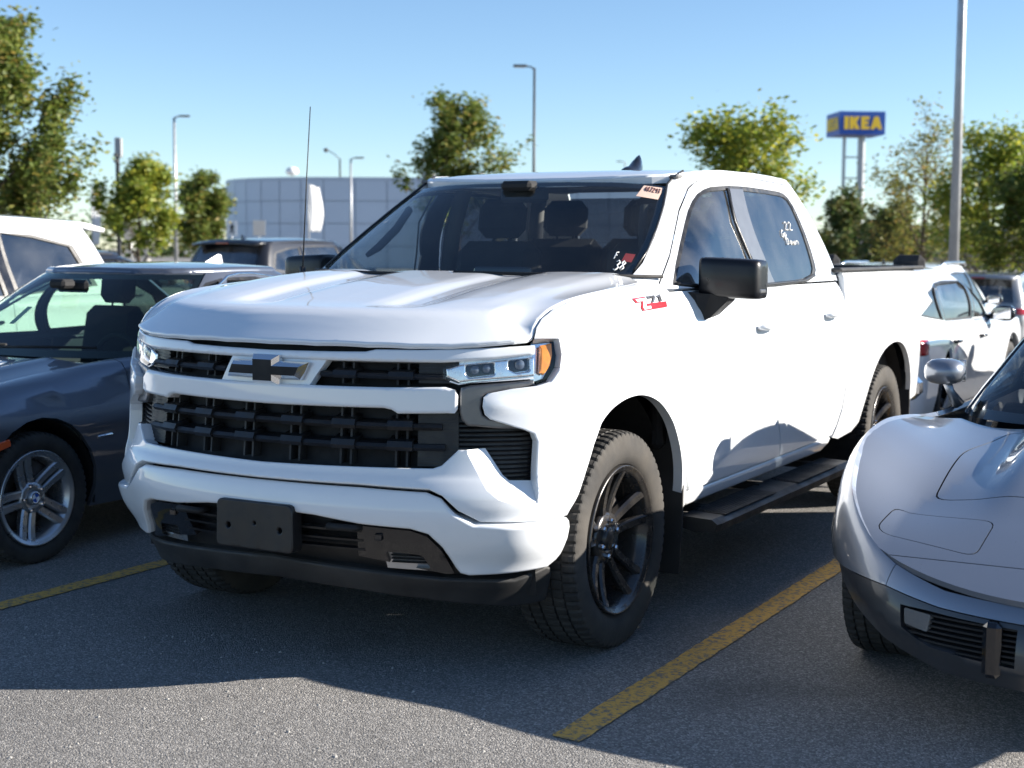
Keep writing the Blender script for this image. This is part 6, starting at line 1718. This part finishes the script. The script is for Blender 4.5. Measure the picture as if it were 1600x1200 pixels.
# ---- blue sign box on its lattice legs
def big_sign():
    t = thing('store_sign', 'blue box sign with yellow IKEA letters high on grey legs', 'sign', (-54.1, 194.8, 0))
    r_ = Vector((.874, .486, 0)); d_ = Vector((-.486, .874, 0))
    C_ = Vector((-55.85, 193.8, 0))                                # nearest upright edge
    # right face runs to the right and back, left face to the left and back
    e1 = (r_ * .9976 + d_ * .07).normalized(); e2 = (-r_ * .62 + d_ * .80).normalized()
    e2 = Vector((-e1.y, e1.x, 0))
    w1, w2 = 6.4, 6.4; z0, z1 = 17.55, 20.7
    b = MB(); loc = Vector((-54.1, 194.8, 0))
    P = [C_, C_ + e1 * w1, C_ + e1 * w1 + e2 * w2, C_ + e2 * w2]
    b.add([tuple(p_ - loc + Vector((0, 0, z))) for z in (z0, z1) for p_ in P], [(0, 1, 5, 4), (1, 2, 6, 5), (2, 3, 7, 6), (3, 0, 4, 7), (4, 5, 6, 7), (3, 2, 1, 0)])
    bx_ = b.build('sign_box', 'sign_blue', t)
    letters = {'I': [[(0, 0), (.42, 0), (.42, 1), (0, 1)]],
               'K': [[(0, 0), (.38, 0), (.38, .36), (.56, 0), (1.02, 0), (.66, .54), (1.0, 1), (.56, 1), (.38, .70), (.38, 1), (0, 1)]],
               'E': [[(0, 0), (.80, 0), (.80, .25), (.38, .25), (.38, .39), (.72, .39), (.72, .62), (.38, .62), (.38, .75), (.80, .75), (.80, 1), (0, 1)]],
               'A': [[(0, 0), (.38, 0), (.44, .17), (.74, .17), (.80, 0), (1.18, 0), (.80, 1), (.38, 1)]]}
    for base, e, w in ((C_, e1, w1), (C_ + e2 * w2, -e2, w2)):
        n_ = Vector((e.y, -e.x, 0))
        h_ = 1.75; zb = z0 + .70; uu = .62; sc = h_ * .80
        for ch in 'IKEA':
            for poly in letters[ch]:
                bb = MB()
                def xf(v_, base=base, e=e, n_=n_, uu=uu): return tuple(base - loc + e * (uu + v_.x * sc) + n_ * (.02 + v_.z) + Vector((0, 0, zb + v_.y * h_)))
                bb.prism(poly, .0, .10, 'z', xf=xf)
                bb.build('letter', 'sign_yellow', bx_)
            uu += {'I': .42, 'K': 1.02, 'E': .80, 'A': 1.18}[ch] * sc + .18
    cen = C_ + e1 * w1 * .42 + e2 * w2 * .42
    for k, wd in ((-1.15, .42), (1.25, .85)):
        q = cen + r_ * k - loc
        b = MB(); b.box((q.x, q.y, 8.6), (wd, wd, 18.4), bev=.05); b.build('leg', 'galvanised', t)
    for i in range(6):
        q0 = cen - r_ * 1.15 - loc; q1 = cen + r_ * 1.25 - loc
        b = MB(); b.tube([(q0.x, q0.y, 3 + 2.9 * i), (q1.x, q1.y, 3 + 2.9 * i)], .11, 6); b.build('rung', 'galvanised', t)
big_sign()

# ---- banners
def banner(label, x, y, h, w, ang=0.0, z0=0, top=None, shape=0):
    t = thing('feather_banner', label, 'banner', (x, y, z0), ang, 'white banners')
    b = MB(); b.tube([(0, 0, 0), (0, 0, h * .6), (0, 0, h)], [.03, .025, .018], 6); b.build('pole', 'galvanised', t)
    b = MB(); b.box((0, 0, .05), (.6, .6, .1), bev=.02); b.build('base', 'dark_metal', t)
    n = 18; vs_ = []
    for i in range(n + 1):
        f_ = i / n; z_ = top + (h - top) * f_
        wd = w * (.72 + .30 * math.sin(PI * (1 - f_) * .9)) if shape else w * (.62 + .38 * f_)
        for j in range(5):
            k = j / 4; vs_.append((.03 + wd * k, .05 * math.sin(6 * f_ + 3 * k) * k, z_ - (.12 * k if i == n else 0)))
    b = MB(); b.add(vs_, [(i * 5 + j, i * 5 + j + 1, (i + 1) * 5 + j + 1, (i + 1) * 5 + j) for i in range(n) for j in range(4)], True)
    o = b.build('cloth', 'banner_cloth', t, fix=False)
    sd = o.modifiers.new('thickness', 'SOLIDIFY'); sd.thickness = .004
banner('narrow white banner left of the camera mast', -41.35, 39.45, 4.0, .42, -PAN + .6, top=1.6)
banner('white feather banner in front of the panelled building', -33.5, 43.8, 4.15, .62, -PAN + .6, top=2.2, shape=1)
# ---- small traffic signs
def sign(name, label, x, y, w, h, zc, face, ang, z0=0.0, ped=False):
    t = thing(name, label, 'traffic sign', (x, y, z0), ang)
    b = MB(); b.tube([(0, .03, 0), (0, .03, zc + h * .45)], .03, 6); b.build('post', 'galvanised', t)
    b = MB(); b.box((0, 0, zc), (w, .012, h), bev=.004); pl_ = b.build('plate', face, t)
    if ped:
        b = MB(); s_ = h
        def px_(poly): b.prism([(a * s_, zc + c * s_) for a, c in poly], -.016, -.008, 'y')
        px_([(.03 + .055 * math.cos(k * PI / 5), .30 + .055 * math.sin(k * PI / 5)) for k in range(10)])
        px_([(-.05, .24), (.07, .24), (.09, .02), (-.05, .0)])
        px_([(-.05, .02), (.03, .02), (-.08, -.36), (-.15, -.34)]); px_([(.0, .02), (.09, .02), (.15, -.36), (.08, -.37)])
        px_([(.06, .22), (.20, .06), (.16, .02), (.05, .14)]); px_([(-.04, .22), (-.16, .05), (-.12, .02), (-.02, .14)])
        b.build('pictogram', 'matte_black', pl_)
    return t
sign('traffic_sign', 'grey back of a square sign left of the tall pale light pole', -36.25, 36.39, .55, .70, 2.15, 'sign_back', -PAN + .2)
sign('pedestrian_sign', 'white sign with black walking figure left of the panelled building', -42.79, 50.01, .50, .72, 2.45, 'sign_white', -PAN, ped=True)
sign('traffic_sign', 'pale back of a square sign in front of the panelled building', -42.92, 52.25, .60, .75, 2.5, 'sign_back', -PAN + .15)
sign('pedestrian_sign', 'small white sign with black walking figure behind the white station wagon', -15.5, 70.0, .62, .75, 2.6, 'sign_white', -PAN, z0=-1.6, ped=True)
t = thing('roadside_sign', 'orange panel sign standing beyond the bushes on the right', 'sign', (-24.9, 100.0, -1.6), -PAN)
b = MB(); b.box((0, 0, 2.9), (1.05, .25, 2.3), bev=.03); o = b.build('panel', 'orange_panel', t)
for z_ in (3.1, 3.6):
    b = MB(); b.box((.05, -.135, z_), (.42, .03, .22), bev=.01); b.build('logo_mark', 'dark_metal', o)
b = MB(); b.box((0, 0, 1.45), (1.25, .35, .6)); b.box((0, 0, .55), (.8, .25, 1.2)); b.build('plinth', 'dark_metal', t)
t = thing('far_building', 'pale low building beyond the orange sign', 'building', (-26, 125, -1.6), -PAN)
b = MB(); b.box((0, 0, 2.4), (14, 8, 4.8)); wl_ = b.build('wall', 'brick_far', t)
b = MB(); b.box((0, 0, 4.9), (14.4, 8.4, .3)); b.build('roof', 'concrete', t)
for k in range(5):
    b = MB(); b.box((-5.2 + 2.6 * k, -4.02, 2.6), (1.5, .06, 1.4)); b.build('window', 'privacy_glass', wl_)

# ---- trees: tapered trunk and limbs, crown of single leaves
def leaf_mat(name, cols):
    m, nt, b = _new(name)
    g = nt.nodes.new('ShaderNodeNewGeometry')
    rmp = nt.nodes.new('ShaderNodeValToRGB'); cr = rmp.color_ramp; cr.interpolation = 'LINEAR'
    for i, (pos, c_) in enumerate(cols):
        e = cr.elements[i] if i < 2 else cr.elements.new(pos)
        e.position = pos; e.color = (*c_, 1)
    nt.links.new(g.outputs['Random Per Island'], rmp.inputs[0]); nt.links.new(rmp.outputs[0], b.inputs['Base Color'])
    b.inputs['Roughness'].default_value = .55
    # light through the leaf
    out = nt.nodes['Material Output']; tl = nt.nodes.new('ShaderNodeBsdfTranslucent'); mx = nt.nodes.new('ShaderNodeMixShader'); mx.inputs[0].default_value = .48
    nt.links.new(rmp.outputs[0], tl.inputs[0]); nt.links.new(b.outputs[0], mx.inputs[1]); nt.links.new(tl.outputs[0], mx.inputs[2]); nt.links.new(mx.outputs[0], out.inputs[0])
leaf_mat('leaf_green', [(0, (0.088, 0.138, 0.025)), (1, (0.275, 0.263, 0.05)), (0.5, (0.144, 0.188, 0.035)), (0.85, (0.2, 0.225, 0.044)), (0.93, (0.3, 0.213, 0.056))])
leaf_mat('leaf_autumn', [(0, (0.125, 0.156, 0.03)), (1, (0.338, 0.2, 0.056)), (0.45, (0.2, 0.206, 0.04)), (0.8, (0.275, 0.237, 0.053))])
leaf_mat('leaf_bright', [(0, (0.138, 0.2, 0.027)), (1, (0.413, 0.388, 0.05)), (0.5, (0.225, 0.288, 0.037)), (0.85, (0.35, 0.338, 0.045))])
leaf_mat('leaf_dark', [(0, (0.056, 0.1, 0.025)), (1, (0.163, 0.188, 0.048)), (0.5, (0.094, 0.138, 0.035)), (0.9, (0.175, 0.15, 0.05))])
def tree(label, x, y, h, cr_w, cz0, leafmat, n_leaf, seed, name='tree', z0=0.0, leaf=.09, limbs=14, trunk_r=.10, bare=0.0, lobes=None, group=None, mix=None):
    rg = random.Random(seed)
    t = thing(name, label, 'tree', (x, y, z0), 0, group)
    b = MB(); tips = []
    def branch(p, dvec, length, rad, level):
        pts = [p]; dv = dvec.normalized(); n = 5; rads = [rad]
        for i in range(n):
            dv = (dv + Vector((rg.gauss(0, .13), rg.gauss(0, .13), rg.gauss(.05, .08)))).normalized()
            pts.append(pts[-1] + dv * length / n); rads.append(rad * (1 - .72 * (i + 1) / n))
        b.tube(pts, rads, 6 if level < 2 else 4, caps=False)
        for i, q in enumerate(pts[2:]): tips.append((q, level))
        if level < 3:
            k = (3, 3, 3)[level] if level else 0
            for i in range(k):
                j = rg.randint(2, n); a = rg.uniform(0, 2 * PI)
                side = Vector((math.cos(a), math.sin(a), rg.uniform(.1, .7)))
                branch(pts[j], dv * .75 + side * .75, length * rg.uniform(.45, .7), rads[j] * .7, level + 1)
    trunk = [Vector((0, 0, -.1))]; rads = [trunk_r * 1.25]
    th = h * .80
    for i in range(1, 9):
        trunk.append(Vector((rg.gauss(0, .03) * i * .3, rg.gauss(0, .03) * i * .3, th * i / 8))); rads.append(trunk_r * (1 - .85 * i / 8))
    b.tube(trunk, rads, 9, caps=False)
    for i in range(limbs):
        f_ = (i + .5) / limbs; z_ = cz0 * .85 + (th - cz0 * .85) * f_
        j = z_ / th * 8; k = min(7, int(j)); p = trunk[k].lerp(trunk[k + 1], j - k)
        a = i * 2.4 + rg.uniform(-.4, .4)
        out_ = cr_w * (.95 - .55 * f_) * rg.uniform(.65, 1.1)
        branch(p, Vector((math.cos(a), math.sin(a), .55 + .8 * f_)), out_, trunk_r * (.42 - .22 * f_), 1)
    tips.append((trunk[-1], 2))
    b.build('trunk', 'bark', t, fix=False)
    # leaves gather round the twigs; the outline follows the limbs
    tp = [q for q, l in tips if l >= 2 and rg.random() < .62] or [q for q, l in tips]
    vs_ = []; fs = []
    zmax = max(q.z for q in tp); zmin = min(q.z for q in tp)
    for i in range(n_leaf):
        q = rg.choice(tp)
        fz = (q.z - zmin) / max(.01, zmax - zmin)
        if bare and rg.random() < bare * fz ** .6: continue
        sg_ = cr_w * rg.choice((.05, .075, .10))
        c = q + Vector((rg.gauss(0, sg_), rg.gauss(0, sg_), rg.gauss(0, sg_ * .9)))
        if c.z < cz0 * .7: continue
        s_ = leaf * rg.uniform(.6, 1.35)
        a = rg.uniform(0, 2 * PI); e1 = Vector((math.cos(a), math.sin(a), rg.uniform(-.7, .5))).normalized()
        e2 = e1.cross(Vector((rg.gauss(0, 1), rg.gauss(0, 1), rg.gauss(.6, 1)))).normalized()
        k = len(vs_)
        vs_ += [tuple(c - e1 * s_), tuple(c - e2 * s_ * .45 + e1 * s_ * .1), tuple(c + e1 * s_), tuple(c + e2 * s_ * .45 + e1 * s_ * .1)]
        fs.append((k, k + 1, k + 2, k + 3))
    me = bpy.data.meshes.new('crown'); me.from_pydata(vs_, [], fs); me.update()
    o = link('crown', me, leafmat, t); o['kind'] = 'stuff'
    return t

# ---- grit and fallen leaves on the asphalt in front
rg_ = random.Random(77)
b = MB()
for i in range(900):
    x_ = rg_.uniform(-1.2, 3.2); y_ = rg_.uniform(-2.9, -.6)
    s_ = rg_.choice((.003, .004, .005, .007)) * rg_.uniform(.7, 1.2); a = rg_.uniform(0, PI)
    pts = [(x_ + s_ * math.cos(a + k * 2 * PI / 5) * rg_.uniform(.7, 1.2), y_ + s_ * math.sin(a + k * 2 * PI / 5) * rg_.uniform(.7, 1.2), .0005) for k in range(5)]
    b.add(pts + [(x_, y_, s_ * .9)], [(k, (k + 1) % 5, 5) for k in range(5)])
o = b.build('grit', 'concrete', None, fix=False); o['kind'] = 'stuff'; tag(o, 'loose grit scattered over the asphalt in front', 'grit')
tree('tall leafy green tree filling the upper left corner', -21.0, 16.4, 6.5, 2.15, .9, 'leaf_green', 29261, 3, leaf=.075, limbs=20, trunk_r=.11, group='trees around the car park')
tree('yellow-green tree beside the dark camera mast', -35.7, 36.2, 4.7, 2.0, .8, 'leaf_bright', 11560, 5, leaf=.11, limbs=14, group='trees around the car park')
tree('darker bushy tree right of the tall pale light pole', -37.4, 41.7, 4.4, 1.9, .7, 'leaf_green', 10115, 8, leaf=.11, limbs=14, group='trees around the car park')
tree('small tree behind the white suv under the tall corner tree', -38.5, 31.5, 4.0, 1.8, .7, 'leaf_dark', 7225, 18, leaf=.12, limbs=12, group='trees around the car park')
tree('round green tree rising behind the pickup windscreen', -20.4, 34.1, 6.35, 2.2, 1.2, 'leaf_green', 11050, 12, leaf=.09, limbs=18, group='trees around the car park', bare=.1)
tree('spreading green tree behind the pickup cab', -8.15, 26.0, 4.7, 2.2, .9, 'leaf_bright', 12282, 21, z0=-.4, leaf=.075, limbs=16, group='trees around the car park', bare=.1)
tree('low dark bush-like tree below the store sign', -13.8, 54.4, 4.6, 2.2, .5, 'leaf_dark', 10837, 31, z0=-1.2, leaf=.11, limbs=14, group='trees around the car park')
tree('half bare brownish tree left of the thickest light pole', -7.7, 41.2, 6.9, 2.5, .9, 'leaf_autumn', 13005, 41, z0=-1.0, leaf=.07, limbs=20, bare=.85, group='trees around the car park')
tree('low dark tree at the foot of the half bare tree', -9.6, 45.5, 4.0, 2.0, .5, 'leaf_dark', 8670, 44, z0=-1.1, leaf=.10, limbs=12, group='trees around the car park')
tree('bright green tree right of the thickest light pole', -5.2, 38.6, 6.1, 2.6, .6, 'leaf_bright', 14450, 53, z0=-1.0, leaf=.085, limbs=18, bare=.25, group='trees around the car park')
tree('dark tree at the right edge of the picture', -3.6, 36.0, 5.2, 2.2, .5, 'leaf_green', 9392, 61, z0=-1.0, leaf=.09, limbs=12, group='trees around the car park')
# ---- far-off belt of trees closing the horizon
rg_ = random.Random(5); vs_ = []; fs = []
for i in range(26000):
    f_ = rg_.random(); x_ = -260 + 330 * f_ + rg_.gauss(0, 4); y_ = 118 + 150 * f_ + rg_.gauss(0, 5)
    top_ = 4.2 + 1.6 * math.sin(f_ * 47) + 1.1 * math.sin(f_ * 131 + 1) + .7 * math.sin(f_ * 307)
    c = Vector((x_, y_, -1.8 + (top_ + 1.8) * rg_.random() ** .75)); s_ = rg_.uniform(.35, .75); a = rg_.uniform(0, 2 * PI)
    e1 = Vector((math.cos(a), math.sin(a), rg_.uniform(-.6, .6))).normalized(); e2 = e1.cross(Vector((rg_.gauss(0, 1), rg_.gauss(0, 1), rg_.gauss(0, 1)))).normalized()
    k = len(vs_); vs_ += [tuple(c - e1 * s_), tuple(c - e2 * s_ * .5), tuple(c + e1 * s_), tuple(c + e2 * s_ * .5)]; fs.append((k, k + 1, k + 2, k + 3))
me = bpy.data.meshes.new('distant_wood'); me.from_pydata(vs_, [], fs); me.update()
o = link('distant_wood', me, 'leaf_dark', None); o['kind'] = 'stuff'; tag(o, 'far-off belt of trees along the horizon', 'trees')
